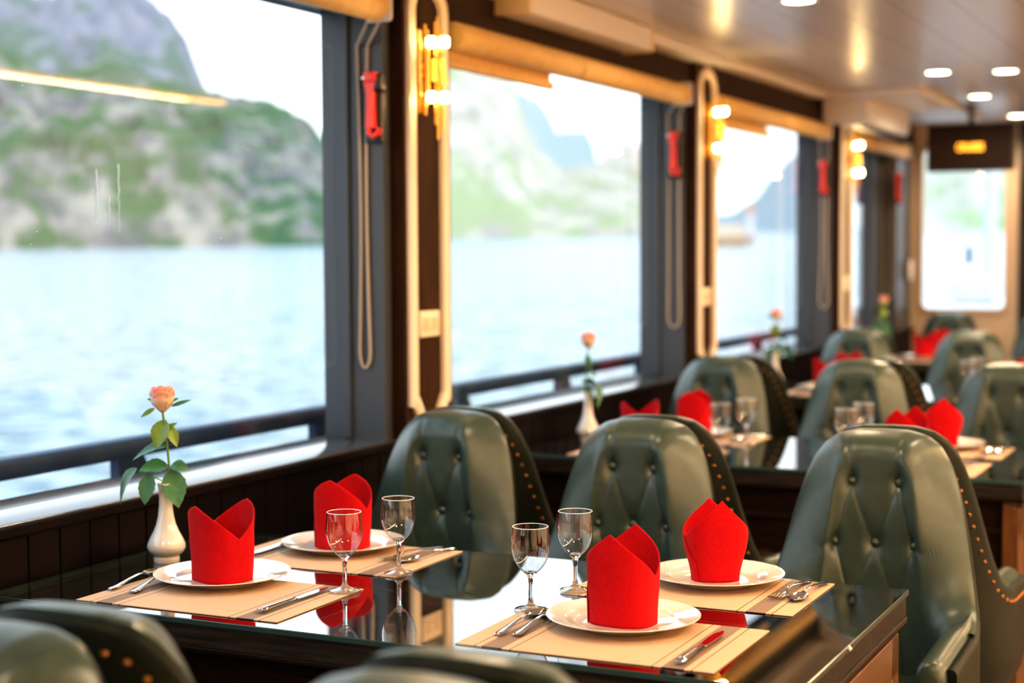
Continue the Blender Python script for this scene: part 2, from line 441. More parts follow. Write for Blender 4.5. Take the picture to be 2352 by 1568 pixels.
# equal-arc-length resampling of the outer plan curve
_S = [(-1 + 2 * k / 1200) for k in range(1201)]
_P = [plan(t) for t in _S]; _L = [0]
for k in range(1200): _L.append(_L[-1] + (_P[k + 1] - _P[k]).length)
LT = _L[-1]; HALF = LT / 2
def at_len(l):
    """l in [-HALF, HALF] -> (point, inward normal)"""
    x = max(0, min(LT, l + HALF)); lo, hi = 0, 1200
    while hi - lo > 1:
        mid = (lo + hi) // 2
        if _L[mid] <= x: lo = mid
        else: hi = mid
    t = (x - _L[lo]) / max(1e-9, _L[hi] - _L[lo])
    p = _P[lo].lerp(_P[hi], t)
    i0, i1 = max(0, lo - 18), min(1200, hi + 18)
    d = (_P[i1] - _P[i0]).normalized()
    n = Vector((d.y, -d.x, 0))
    return p, n
HX = [(0, 1.0), (.06, .998), (.105, .988), (.135, .968), (.159, .935), (.177, .89), (.194, .83), (.208, .765), (.223, .695), (.238, .635), (.252, .6)]
def h_of(l):
    p, _ = at_len(l)
    if p.y < .03:
        return .6 - .012 * min(1, (.03 - p.y) / .2)
    return lerp_table(HX, abs(p.x))
_HT = [h_of(-HALF + LT * k / 400) for k in range(401)]
for _ in range(5): _HT = [_HT[0]] + [(_HT[k - 1] + 2 * _HT[k] + _HT[k + 1]) / 4 for k in range(1, 400)] + [_HT[400]]
def hh(l):
    x = (l + HALF) / LT * 400; i = max(0, min(399, int(x))); f = x - i
    return _HT[i] * (1 - f) + _HT[i + 1] * f
BUT = [(-.069, .895), (.069, .895), (-.135, .757), (0, .757), (.135, .757), (-.069, .615), (.069, .615)]
SEG = [((-.069, .895), (-.073, .985)), ((.069, .895), (.073, .985)),
       ((-.069, .895), (-.135, .757)), ((-.069, .895), (0, .757)), ((.069, .895), (0, .757)), ((.069, .895), (.135, .757)),
       ((-.135, .757), (-.069, .615)), ((0, .757), (-.069, .615)), ((0, .757), (.069, .615)), ((.135, .757), (.069, .615)),
       ((-.135, .757), (-.3, .74)), ((.135, .757), (.3, .74)),
       ((-.069, .615), (-.1, .45)), ((.069, .615), (.1, .45)), ((-.069, .615), (0, .45)), ((.069, .615), (0, .45))]
def seg_d(px, pz, s):
    (ax, az), (bx, bz) = s; dx, dz = bx - ax, bz - az
    t = max(0, min(1, ((px - ax) * dx + (pz - az) * dz) / (dx * dx + dz * dz)))
    return math.hypot(px - ax - dx * t, pz - az - dz * t)
def dent(l, z):
    d = 0
    for (bx, bz) in BUT:
        r2 = (l - bx) ** 2 + (z - bz) ** 2
        d += .008 * math.exp(-r2 / (2 * .022 ** 2)) + .009 * math.exp(-r2 / (2 * .010 ** 2))
    q = min(seg_d(l, z, s) for s in SEG); q2 = min(seg_d(l, z, s) for s in SEG[2:])
    d += .003 * math.exp(-(q / .0036) ** 2) + .0014 * math.exp(-(q2 / .016) ** 2)
    return d
PADL = .40           # half length of the padded back along the curve
def pad_T(l):
    a = abs(l) / PADL
    return .022 + .066 * (1 - a ** 5) * (1 - .1 * a * a)
def pad_front(l, z):
    p, n = at_len(l); ht = hh(l) + .006
    dh = (hh(min(HALF, l + .012)) - hh(max(-HALF, l - .012))) / .024
    de = max(0, ht - z) / math.sqrt(1 + dh * dh); R = .062
    q = 1 - min(1, de / R); rnd_ = math.sqrt(max(0, 1 - q ** 2.3))
    T = (pad_T(l) + .012) * rnd_ - dent(l, z) * min(1, de / .02)
    return p + n * (.016 + T) + Vector((0, 0, z)), n
def pad_mesh():
    m = MB(); nu, nv = 141, 110
    def P(i, j):
        l = -PADL + 2 * PADL * i / (nu - 1); ht = hh(l) + .006
        if j < nv:
            v = j / (nv - 1); v = 1 - (1 - v) ** 1.7
            return pad_front(l, .44 + (ht - .44) * v)[0]
        p, n = at_len(l)
        return p + n * .008 + Vector((0, 0, ht - .002 - .02 * (j - nv)))
    m.grid(P, nu, nv + 2)
    return m
def shell_mesh():
    m = MB(); nu = 161
    prof = [(0, 0), (0, .25), (0, .5), (0, .8), (0, .93), (-.001, .985)]
    def P(i, j):
        l = -HALF + LT * i / (nu - 1); p, n = at_len(l); h = hh(l); z0 = .355
        ring = [(.0 + .012 * (1 - sstep(.0, .25, v)), z0 + (h - .012 - z0) * v) for v in (0, .08, .25, .5, .75, .92, 1)]
        ring += [(.012 - .012 * math.cos(a), h - .012 + .012 * math.sin(a)) for a in (PI / 6, PI / 3, PI / 2, 2 * PI / 3, 5 * PI / 6, PI)]
        ring += [(.024, z0 + (h - .012 - z0) * v) for v in (.9, .5, 0)]
        ring.append(ring[0])
        o, z = ring[j]
        return p + n * o + Vector((0, 0, z))
    m.grid(P, nu, 17)
    for i in (0, nu - 1):
        m.add([P(i, j) for j in range(16)], [tuple(range(16))])
    return m
def arm_mesh(sg):
    m = MB(); nu = 24; l0, l1 = HALF - .30, HALF
    def ring(l, k=0.0):
        p, n = at_len(sg * l); top = hh(sg * l) + .016; z0 = .385
        a0, a1 = .018, .018 + .062 * sstep(l0 - .02, l0 + .1, l)
        w = (a1 - a0) / 2; c = (a0 + a1) / 2; pts = []
        for (o, z) in [(a0, z0), (a0, z0 + (top - w - z0) * .5)] + [(c - w * math.cos(PI * q / 10), top - w + w * math.sin(PI * q / 10)) for q in range(11)] + [(a1, z0 + (top - w - z0) * .5), (a1, z0)]:
            oo = c + (o - c) * (1 - k); zz = z0 + .1 + (z - z0 - .1) * (1 - k * .5) if k else z
            pts.append(p + n * oo + Vector((0, 0, zz)))
        return pts
    R = [ring(l0 + (l1 - l0) * i / (nu - 1)) for i in range(nu)]
    fwd = Vector((0, -1, 0))
    for (d, k) in ((.012, .06), (.02, .2), (.024, .5)):
        R.append([q + fwd * d for q in ring(l1, k)])
    n = len(R[0])
    m.grid(lambda i, j: R[i][j], len(R), n)
    m.add(R[-1], [tuple(range(n))]); m.add(R[0], [tuple(range(n))[::-1]])
    return m
def stud_points():
    pts = []; acc = 0; last = None; N = 900
    for k in range(N + 1):
        l = -HALF + LT * k / N
        d = LT / N; dh = (hh(min(HALF, l + d)) - hh(max(-HALF, l - d))) / (2 * d)
        q = Vector((1, dh)).normalized(); nn = Vector((q.y, -q.x))
        a, b = l + nn.x * .034, hh(l) + nn.y * .034
        if abs(a) > HALF - .006: continue
        if last is not None:
            acc += (Vector((a, b)) - last).length
            if acc < .0285:
                last = Vector((a, b)); continue
        acc = 0; last = Vector((a, b)); pts.append((a, b))
    return pts
STUDS = stud_points()
me_shared = {}
def make_chair(name, label, facing_front=True):
    t = thing(name, label, 'chair')
    sh = shell_mesh().build('back_shell', M['leather_d'], t, angle=60)
    pd = pad_mesh().build('backrest', M['leather'], t, angle=75)
    for sg in (-1, 1): arm_mesh(sg).build('arm', M['leather'], t, angle=60)
    m = MB(); m.box(-.185, .185, -.235, .17, .365, .475, bevel=.035, seg=5); m.build('seat', M['leather'], t, angle=70)
    m = MB()
    for sg in (-1, 1): pass
    m.lathe([(.001, .30), (.21, .30), (.225, .315), (.225, .36), (.001, .36)], 40, Matrix.Diagonal((1.06, 1.05, 1, 1)))
    m.build('seat_frame', M['plinth'], t)
    for sx in (-1, 1):
        for sy in (-1, 1):
            m = MB(); m.tube([(sx * .16, sy * .15, .31), (sx * .175, sy * .17, .15), (sx * .185, sy * .185, 0)], [.022, .018, .013], 12)
            m.build('leg', M['plinth'], t)
    m = MB(); m.lathe([(.0001, .0085), (.005, .0078), (.0095, .0045), (.0118, 0), (.0105, -.004), (.0001, -.005)], 18)
    me = None
    for (l, z) in BUT[:7]:
        p, n = pad_front(l, z)
        if me is None:
            o = m.build('button', M['leather'], t); me = o.data
        else:
            o = bpy.data.objects.new('button', me); COL.objects.link(o); o.parent = t
        o.location = p + n * .0045
        o.rotation_euler = n.to_track_quat('Z', 'Y').to_euler()
    m = MB(); m.lathe([(.0001, .004), (.0024, .0035), (.0042, .0017), (.0048, -.001)], 12)
    me = None
    for (l, z) in STUDS:
        p, n = at_len(l)
        if me is None:
            o = m.build('nail_stud', M['brass'], t); me = o.data
        else:
            o = bpy.data.objects.new('nail_stud', me); COL.objects.link(o); o.parent = t
        o.location = p + Vector((0, 0, z)); o.rotation_euler = (-n).to_track_quat('Z', 'Y').to_euler()
    return t
A = make_chair('dining_chair', '')
CH = []
def chair(x, y, rz, label, group, skip):
    c = copy_tree(A, None, skip)
    c.location = (x, y, 0); c.rotation_euler = (0, 0, rz)
    tag(c, label, 'chair', group); CH.append(c)
G = 'green leather dining chairs'
# facing the camera (pads and buttons seen)
SK_A = ('nail_stud',); SK_B = ('button',)
where = ['nearest the window', 'second from the window', 'nearest the aisle']
for x, w in zip((-1.895, -1.372, -.795), where):
    chair(x, 3.325, random.uniform(-.015, .015), 'tufted green leather chair facing the camera behind the front table, ' + w, G, SK_A)
for x, w in zip((-1.912, -1.375, -.80), where):
    chair(x, 3.93, PI + random.uniform(-.015, .015), 'green chair showing its studded back behind the first row, ' + w, G, SK_B)
for x, w in zip((-1.92, -1.385, -.845), where):
    chair(x, 5.585, random.uniform(-.02, .02), 'tufted green leather chair facing the camera behind the second table, ' + w, G, SK_A)
for x, w in zip((-1.87, -1.34), ('by the window', 'next one towards the aisle')):
    chair(x, 6.16, PI, 'dark studded chair back beyond the second table chairs, ' + w, G, SK_B)
for x, w in zip((-1.93, -1.365), ('by the window', 'right of the window one')):
    chair(x, 7.86, 0, 'blurred green tufted chair facing the camera behind the third table, ' + w, G, SK_A)
chair(-1.93, 8.45, PI, 'dark studded chair back beyond the third table chairs by the window', G, SK_B)
for x, w in zip((-1.90, -1.30), ('in front of the far window', 'at the right edge of the photo')):
    chair(x, 10.28, 0, 'most distant green chair behind the farthest table, ' + w, G, SK_A)
for x, w in zip((-1.252, -.735), ('at the lower left corner of the photo', 'at the bottom middle of the photo')):
    chair(x, 1.655, PI, 'blurred studded chair at the front table, ' + w, G, SK_B)
    chair(x, 1.05, 0, 'nearest out of focus green leather chair, ' + w, G, SK_A)
for ch in list(A.children): bpy.data.objects.remove(ch)
bpy.data.objects.remove(A)

# ------------------------------------------------------------------ tables
TP = 2.32
def make_table():
    t = thing('dining_table', '', 'table')
    X0, X1, Y0, Y1 = -2.222, -.62, 2.256, 3.03
    bm_g = MB(); bm_g.box(X0, X1, Y0, Y1, ZT - .011, ZT, bevel=.0015, seg=1)
    o = bm_g.build('glass_top', [M['tglass'], M['tedge']], t, smooth=False)
    for p in o.data.polygons: p.material_index = 0 if abs(p.normal.z) > .9 else 1
    m = MB()
    m.box(X0, X0 + .12, Y0 + .004, Y1 - .004, ZT - .052, ZT - .0118, bevel=.004)
    m.box(X1 - .145, X1 - .004, Y0 + .004, Y1 - .004, ZT - .052, ZT - .0118, bevel=.004)
    w = (Y1 - Y0 - .008) / 4
    for k in range(4):
        m.box(X0 + .123, X1 - .148, Y0 + .004 + k * w + .001, Y0 + .004 + (k + 1) * w - .001, ZT - .052, ZT - .0118, bevel=.002, seg=1)
    m.build('wooden_top', M['woodtop'], t, smooth=False)
    m = MB(); m.box(X0, X1 - .002, Y0 + .006, Y0 + .03, ZT - .062, ZT - .05, bevel=.004); m.box(X0, X1 - .002, Y1 - .03, Y1 - .006, ZT - .062, ZT - .05, bevel=.004)
    m.box(X1 - .03, X1 - .001, Y0 + .006, Y1 - .006, ZT - .064, ZT - .05, bevel=.004)
    m.build('edge_moulding', M['wood'], t, smooth=False)
    m = MB(); m.box(X0 + .005, X1 - .03, Y0 + .045, Y0 + .065, .5, ZT - .052); m.box(X0 + .005, X1 - .03, Y1 - .065, Y1 - .045, .5, ZT - .052)
    m.box(X0 + .005, X1 - .03, Y0 + .035, Y0 + .05, .60, .615, bevel=.004); m.box(X0 + .005, X1 - .03, Y1 - .05, Y1 - .035, .6, .615, bevel=.004)
    m.build('apron', M['wood'], t, smooth=False)
    m = MB()
    def endp(x0, x1):
        m.box(x0, x1 - .014, Y0 + .02, Y1 - .02, .0, ZT - .053)
        for (a, b, c, d) in ((Y0 + .02, Y0 + .085, 0, .68), (Y1 - .085, Y1 - .02, 0, .68), (Y0 + .02, Y1 - .02, .60, .68), (Y0 + .02, Y1 - .02, .30, .36), (Y0 + .02, Y1 - .02, 0, .1)):
            m.box(x1 - .016, x1, a, b, c, d, bevel=.004)
        m.box(x1 - .018, x1 - .006, Y0 + .11, Y1 - .11, .385, .575, bevel=.006)
    endp(X1 - .06, X1 - .014)
    m.build('end_panel', M['wood_lit'], t, smooth=False)
    m = MB(); m.box(X0 + .02, X0 + .06, Y0 + .06, Y1 - .06, 0, ZT - .053); m.build('end_panel', M['wood'], t, smooth=False)
    m = MB()
    for yy in (Y0 + .3,):
        m.lathe([(.0001, .004), (.003, .003), (.006, 0), (.006, -.004)], 12, Matrix.Translation((X1 + .001, yy, ZT - .006)) @ Matrix.Rotation(PI / 2, 4, 'Y'))
    m.build('glass_clip', M['steel'], t)
    return t
T0 = make_table()
TABS = [T0]
for k in range(1, 4):
    c = copy_tree(T0); c.location = (0, TP * k, 0); TABS.append(c)
for o, l in zip(TABS, ('long dark wood table with glass top in the foreground, laid for four', 'second glass topped dark table, behind the first row of chairs', 'third glass topped dark table, partly hidden behind chairs', 'farthest glass topped table, before the end window')):
    tag(o, l, 'table', 'glass topped dining tables')
TN = ['front table', 'second table', 'third table', 'farthest table']

# ------------------------------------------------------------------ table ware prototypes
def P_plate():
    m = MB(); R = .134
    pr = [(.0001, .0055), (.05, .0055), (.083, .0065), (.0905, .0095), (.094, .0125), (.105, .0152), (.125, .0195), (.131, .0208), (R, .0212), (R + .0006, .0202), (R - .001, .0186), (.125, .0165), (.1, .0105), (.088, .005), (.082, .0008), (.078, 0), (.074, .0015), (.0001, .002)]
    m.lathe(pr, 72)
    return m.build('dinner_plate', M['porcelain'], angle=60)
def P_mat():
    m = MB(); m.box(-.225, .225, -.15, .15, 0, .0022, bevel=.0006, seg=1)
    return m.build('placemat', M['mat'], smooth=False)
def P_glass():
    m = MB()
    stem = [(.0095, .0085), (.0052, .014), (.0042, .024), (.0041, .045), (.0046, .058), (.0072, .0645), (.0118, .0688), (.0105, .0715), (.006, .0705), (.0001, .0698)]
    m.lathe([(.0001, .0082)] + stem, 48)
    m.lathe([(.0095, .0085), (.02, .005), (.0285, .0034), (.0296, .0022), (.0291, .0009), (.0284, .0004)], 48, None, 1)
    m.lathe([(.0293 + .0006 * math.cos(a), .0016 + .0009 * math.sin(a)) for a in [2 * PI * q / 8 for q in range(9)]], 48, None, 0)
    bowl = [(.0118, .0688), (.014, .071), (.019, .0757), (.0235, .081), (.0275, .0872), (.0305, .094), (.0328, .101), (.0343, .108), (.0351, .119), (.0346, .132), (.0333, .145), (.0324, .1534)]
    m.lathe(bowl, 56, None, 1)
    m.lathe([(.0324 + .0007 * math.cos(a), .1536 + .0007 * math.sin(a)) for a in [2 * PI * q / 8 for q in range(9)]], 56, None, 2)
    return m.build('wine_glass', [M['glass'], M['bowl'], M['rim']], angle=80)
def ribbon_solid(pts):
    """pts: (y, halfwidth, zcentre, thickness) -> flat bar along +y"""
    m = MB(); n = 10
    def P(i, j):
        y, w, z, th = pts[i]; a = 2 * PI * j / n
        return Vector((w * math.cos(a), y, z + th / 2 * math.sin(a)))
    vs = [P(i, j) for i in range(len(pts)) for j in range(n)]
    fs = [(i * n + j, i * n + (j + 1) % n, (i + 1) * n + (j + 1) % n, (i + 1) * n + j) for i in range(len(pts) - 1) for j in range(n)]
    fs += [tuple(range(n))[::-1], tuple((len(pts) - 1) * n + j for j in range(n))]
    return m.add(vs, fs)
HANDLE = [(-.1, .0055, .0035, .003), (-.097, .0085, .0035, .004), (-.085, .0092, .004, .004), (-.06, .007, .006, .0036), (-.03, .0045, .009, .0036), (0, .0034, .0115, .0036), (.02, .0034, .011, .0036), (.032, .0042, .0085, .0036)]
def P_spoon():
    m = ribbon_solid(HANDLE); nu, nv = 22, 12
    def P(i, j, o=0):
        u = i / (nu - 1); y = .03 + .066 * u
        w = .0205 * math.sin(PI * min(1, (u * .93 + .045))) ** .75 * (1.04 - .25 * (1 - u))
        s = -1 + 2 * j / (nv - 1)
        return Vector((w * s, y, .0085 - .007 * math.sin(PI * u) * (1 - s * s) - .002 * u + o))
    m.grid(lambda i, j: P(i, j), nu, nv); m.grid(lambda i, j: P(i, j, -.0011), nu, nv)
    m.add([P(i, 0) for i in range(nu)] + [P(i, 0, -.0011) for i in range(nu)], [(i, i + 1, nu + i + 1, nu + i) for i in range(nu - 1)])
    m.add([P(i, nv - 1) for i in range(nu)] + [P(i, nv - 1, -.0011) for i in range(nu)], [(i, i + 1, nu + i + 1, nu + i) for i in range(nu - 1)])
    return m.build('table_spoon', M['steel'], angle=50)
def P_fork():
    m = ribbon_solid(HANDLE + [(.04, .009, .0065, .003), (.05, .0118, .0048, .0026), (.06, .0122, .004, .0022), (.064, .0122, .004, .002)])
    for k in range(4):
        x = -.0098 + .0065 * k
        m.tube([(x, .062, .004), (x, .075, .0036), (x * .97, .09, .0052), (x * .95, .1, .008)], [.0021, .0018, .0015, .0008], 6)
    return m.build('table_fork', M['steel'], angle=50)
def P_knife():
    m = ribbon_solid([(-.11, .006, .006, .006), (-.107, .0085, .006, .008), (-.09, .0085, .006, .008), (-.04, .0068, .006, .007), (-.005, .0062, .006, .006), (.0, .0052, .006, .005), (.004, .0068, .005, .003)])
    L = [(.002, .006, -.006), (.02, .0075, -.0075), (.06, .008, -.0098), (.09, .0072, -.0088), (.108, .003, -.003), (.112, 0, 0)]
    vs = []
    for (y, a, b) in L:
        vs += [(a, y, .006), (a, y, .0048), (b, y, .0046), (b, y, .0052)]
    fs = []
    for i in range(len(L) - 1):
        for k in range(4):
            fs.append((i * 4 + k, i * 4 + (k + 1) % 4, i * 4 + 4 + (k + 1) % 4, i * 4 + 4 + k))
    m.add(vs, fs)
    return m.build('table_knife', M['steel'], angle=35)
def P_napkin(seed, nearh, farh, spread, wid=1.0, flare=.06, cs=.75):
    """two-peaked standing fold; near peak towards local -y, far peak +y, wrap edge runs down the front"""
    m = MB(); nu, nv = 150, 30
    rnd = random.Random(seed); PH0 = math.radians(-90 - 120); TOT = 2 * PI + 1.15
    def H(ph):
        def near(c):
            d = abs((ph - c + PI) % (2 * PI) - PI); return d
        dn = near(-PI / 2); df = near(PI / 2)
        lo = .086
        bl = lambda d: cs * math.cos(d) ** 1.15 + (1 - cs) * (.5 * (1 - math.sin(d)) + .5 * (1 - d / (PI / 2)))
        if dn < df: return lo + (nearh - lo) * bl(dn)
        return lo + (farh - lo) * bl(df)
    def P(i, j):
        u = i / (nu - 1); ph = PH0 + TOT * u; v = j / (nv - 1)
        ov = sstep(.80, .90, u)                      # the free end lies outside the first layer
        h = H(ph)
        endcut = sstep(.9, 1.0, u); h *= 1 - .62 * endcut
        z = h * v
        k = 1 + flare * sstep(0, .09, z) - .12 * sstep(.1, .18, z)
        a, b = .056 * wid, .048 * wid
        r = 1 + .05 * ov
        sq = (abs(math.cos(ph)) ** 2.6 + abs(math.sin(ph)) ** 2.6) ** (-1 / 2.6)
        x = a * k * r * sq * math.cos(ph); y = b * k * r * sq * math.sin(ph)
        y += (1 if math.sin(ph) > 0 else -1) * spread * sstep(.09, .17, z)
        wv = .0025 * noise.noise(Vector((x * 22 + seed, y * 22, z * 12)))
        return Vector((x * (1 + wv * 8), y * (1 + wv * 8), z + .0008))
    m.grid(P, nu, nv)
    o = m.build('folded_napkin', M['napkin'], angle=75)
    md = o.modifiers.new('solid', 'SOLIDIFY'); md.thickness = .0022; md.offset = 1
    return o
plate0, mat0, glass0, spoon0, fork0, knife0 = P_plate(), P_mat(), P_glass(), P_spoon(), P_fork(), P_knife()
ZP = ZT + .0024        # on a placemat
def put(proto, loc, rz, label, cat, group, tilt=0):
    o = proto.copy(); COL.objects.link(o)
    o.location = loc; o.rotation_euler = (tilt, 0, rz)
    return tag(o, label, cat, group)
def towards(p, q): return math.atan2(q[1] - p[1], q[0] - p[0]) - PI / 2
SPOT = {
 'NL': dict(mat=(-1.797, 2.440), plate=(-1.864, 2.534), side='window end near side'),
 'NR': dict(mat=(-.990, 2.440), plate=(-1.007, 2.522), side='aisle end near side'),
 'FL': dict(mat=(-1.800, 2.860), plate=(-1.827, 2.925), side='window end far side'),
 'FR': dict(mat=(-.985, 2.862), plate=(-.976, 2.932), side='aisle end far side')}
NAPS = {'NL': P_napkin(1, .151, .153, .010, 1.06), 'NR': P_napkin(2, .160, .163, .004, 1.0, .06, .45), 'FL': P_napkin(3, .152, .153, .004, 1.0), 'FR': P_napkin(4, .162, .152, .002, .78, .36, 0)}
# direction from a spot to the camera, then the turn of the fold
def cam_ang(p): return math.atan2(-p[1], -p[0])
NROT = {'NL': math.radians(58), 'NR': math.radians(26), 'FL': math.radians(32), 'FR': math.radians(-14)}
glasses = {'NL': (-1.594, 2.556), 'FL': (-1.583, 2.744), 'NR': (-1.206, 2.568), 'FR': (-1.194, 2.744)}
cut = {'NL': [(spoon0, 'table spoon', (-2.007, 2.347), (-2.043, 2.594)), (fork0, 'table fork', (-1.95, 2.351), (-2.0, 2.585)), (knife0, 'table knife', (-1.634, 2.322), (-1.629, 2.556))],
       'NR': [(spoon0, 'table spoon', (-1.168, 2.329), (-1.177, 2.586)), (fork0, 'table fork', (-1.138, 2.337), (-1.150, 2.60)), (knife0, 'table knife', (-.828, 2.308), (-.829, 2.529))],
       'FL': [(fork0, 'table fork', (-1.637, 3.017), (-1.675, 2.83)), (spoon0, 'table spoon', (-1.606, 3.02), (-1.632, 2.83)), (knife0, 'table knife', (-1.972, 3.0), (-1.966, 2.775))],
       'FR': [(fork0, 'table fork', (-.807, 3.01), (-.826, 2.81)), (spoon0, 'table spoon', (-.776, 3.0), (-.788, 2.81))]}
for k in range(4):
    dy = TP * k; tn = TN[k]
    for s, d in SPOT.items():
        place = '%s of the %s' % (d['side'], tn)
        jx = 0 if k == 0 else random.uniform(-.02, .02); jr = 0 if k == 0 else random.uniform(-.25, .25)
        mx_, my_ = d['mat'][0] + jx, d['mat'][1] + dy
        px_, py_ = d['plate'][0] + jx, d['plate'][1] + dy
        put(mat0, (mx_, my_, ZT + .0002), random.uniform(-.01, .01), 'beige woven placemat with dark striped bands, ' + place, 'placemat', 'woven placemats')
        put(plate0, (px_, py_, ZP + .0002), random.uniform(0, 6), 'round white plate under a red napkin, ' + place, 'plate', 'white dinner plates')
        put(NAPS[s], (px_, py_, ZP + .0056), cam_ang((px_, py_)) + PI / 2 - NROT[s] + jr, 'red cloth napkin folded into two upright peaks, ' + place, 'napkin', 'folded red napkins')
        gx, gy = glasses[s]
        on_mat = s in ('NL', 'FL', 'FR')
        put(glass0, (gx + jx, gy + dy, ZT + (.0026 if on_mat else .0003)), random.uniform(0, 6), 'clear empty wine glass, ' + place, 'wine glass', 'stemmed wine glasses')
        if k == 0 or (k == 1 and s in ('FR', 'FL')):
            for (pr, nm, a, b) in cut[s]:
                c = ((a[0] + b[0]) / 2 + jx, (a[1] + b[1]) / 2 + dy)
                put(pr, (c[0], c[1], ZP + .0006), towards(a, b), 'polished steel %s on the placemat, %s' % (nm, place), nm.split()[1], 'steel cutlery')
for o in [plate0, mat0, glass0, spoon0, fork0, knife0] + list(NAPS.values()): bpy.data.objects.remove(o)

# ------------------------------------------------------------------ vases and roses
def P_vase():
    m = MB()
    pr = [(.0001, .003), (.024, .001), (.0265, 0), (.0275, .003), (.0272, .010), (.026, .013), (.03, .017), (.0372, .024), (.0405, .032), (.0395, .040), (.034, .052), (.0265, .066), (.0205, .081), (.0165, .098), (.0142, .118), (.0135, .138), (.0148, .156), (.0172, .1665), (.0176, .168), (.0165, .168), (.0135, .158), (.012, .14), (.012, .1), (.0001, .09)]
    m.lathe(pr, 40); return m.build('bud_vase', M['vase'], angle=50)
def leaf_mesh(L, W, fold=.25, droop=.3):
    m = MB(); nu, nv = 13, 7
    def P(i, j):
        u = i / (nu - 1); s = -1 + 2 * j / (nv - 1)
        w = W * math.sin(PI * u ** .8) ** .9 * (1 + .06 * math.sin(u * 40)) * (1 if u < .98 else 0.0)
        return Vector((w * s, L * u, -droop * L * u * u + fold * W * abs(s) * math.sin(PI * u)))
    m.grid(P, nu, nv); return m
def make_rose():
    t = thing('rose', '', 'rose')
    def stem(z): return Vector((.008 * math.sin(z * 11) , -.004 + .01 * math.sin(z * 9), z))
    pts = [stem(.012 + .308 * k / 16) for k in range(17)]
    pts[0] = Vector((0, 0, .10)); pts = [pts[0]] + [p for p in pts if p.z > .11]
    m = MB(); m.tube(pts, [.0026] * len(pts), 8)
    m.build('stem', M['stem'], t)
    top = stem(.32)
    fl = MB(); rnd = random.Random(3)
    # outer cup petals
    def petal(m_, ang, r0, rmax, h, width, curl, z0, mi):
        nu, nv = 9, 10
        def P(i, j):
            a = ang + width * (-1 + 2 * i / (nu - 1)); v = j / (nv - 1)
            edge = 1 - .22 * (abs(-1 + 2 * i / (nu - 1)) ** 2.5)
            z = z0 + h * v * edge
            r = r0 + (rmax - r0) * math.sin(min(1, v * 1.25) * PI / 2) + curl * sstep(.75, 1, v) - .003 * sstep(.55, .75, v)
            return top + Vector((r * math.cos(a), r * math.sin(a), z))
        m_.grid(P, nu, nv, mi)
    for k in range(5): petal(fl, k * 2 * PI / 5 + .3, .004, .0255, .047, .85, .0035, -.002, 0)
    for k in range(4): petal(fl, k * PI / 2 + .1, .004, .0225, .051, .9, .002, 0, 0)
    for k in range(4): petal(fl, k * PI / 2 + .9, .004, .017, .053, .9, .0015, 0, 1)
    for k in range(3): petal(fl, k * 2.1 + .4, .003, .0115, .054, 1.1, .001, 0, 1)
    for k in range(3): petal(fl, k * 2.1 + 1.4, .002, .006, .053, 1.1, .0005, 0, 1)
    o = fl.build('flower', [M['petal'], M['petal_in']], t, angle=60)
    md = o.modifiers.new('solid', 'SOLIDIFY'); md.thickness = .0008
    def leaf(base, d, L, W, mat, droop=.3, roll=0, fold=.25, name='leaf'):
        o = leaf_mesh(L, W, fold, droop).build(name, mat, t, angle=80)
        d = Vector(d).normalized(); zz = (-F0 + Vector((0, 0, .45))); zz = (zz - d * zz.dot(d)).normalized(); xx = d.cross(zz)
        q = Matrix((xx, d, zz)).transposed()
        o.location = base; o.rotation_euler = (q @ Matrix.Rotation(roll, 3, 'Y')).to_euler()
    # sepals
    rt, tw = R0, -F0        # screen right / towards the viewer directions, used only to orient leaves
    def D(a, z, f=0): return rt * a + Vector((0, 0, z)) + tw * f
    leaf(top + D(.018, .01), D(1, .35), .045, .0045, M['leaf'], .1, name='sepal')
    leaf(top + D(-.016, .006), D(-.9, -.5, .3), .035, .0055, M['leafy'], .2, name='sepal')
    leaf(top + D(-.018, .02, -.01), D(-1, .3, -.3), .02, .003, M['leaf'], .1, name='sepal')
    leaf(top + D(.02, .02, -.01), D(1, .6, -.3), .014, .003, M['leaf'], .1, name='sepal')
    # leaves facing the viewer
    leaf(stem(.25) + D(-.002, .052), D(-.35, -1, .25), .064, .022, M['leafy'], .1, .2)
    leaf(stem(.26) + D(.006, .03), D(.45, -1, .3), .050, .012, M['leafy'], .1, -.3)
    leaf(stem(.28), D(.8, .5, .1), .03, .006, M['leafy'], .1)
    leaf(stem(.245), D(-1, .25, .3), .062, .016, M['leaf'], .85, .7)
    leaf(stem(.205) + D(-.002, 0), D(-1, .05, .5), .06, .02, M['leaf'], .25, .45, .2)
    leaf(stem(.205) + D(.004, 0), D(1, .1, .45), .038, .016, M['leaf'], .5, -.5, .2)
    leaf(stem(.20) + D(.003, -.004), D(.3, -1, .45), .086, .026, M['leaf'], .05, -.15, .12)
    leaf(stem(.19) + D(-.04, 0, .01), D(-.12, -1, .35), .068, .019, M['leaf'], .05, .15, .15)
    leaf(stem(.195) + D(-.065, .006, .01), D(-.75, -.45, .25), .07, .018, M['leaf'], .85, .6)
    m = MB(); m.tube([stem(.165), stem(.17) + D(-.03, .01, .008), stem(.185) + D(-.066, .01, .01)], .0012, 6)
    m.build('leaf_stalk', M['stem'], t)
    return t
v0 = P_vase(); r0 = make_rose()
VP_ = [(-2.099, 2.659), (-2.12, 4.985), (-2.13, 7.28), (-2.12, 9.55)]
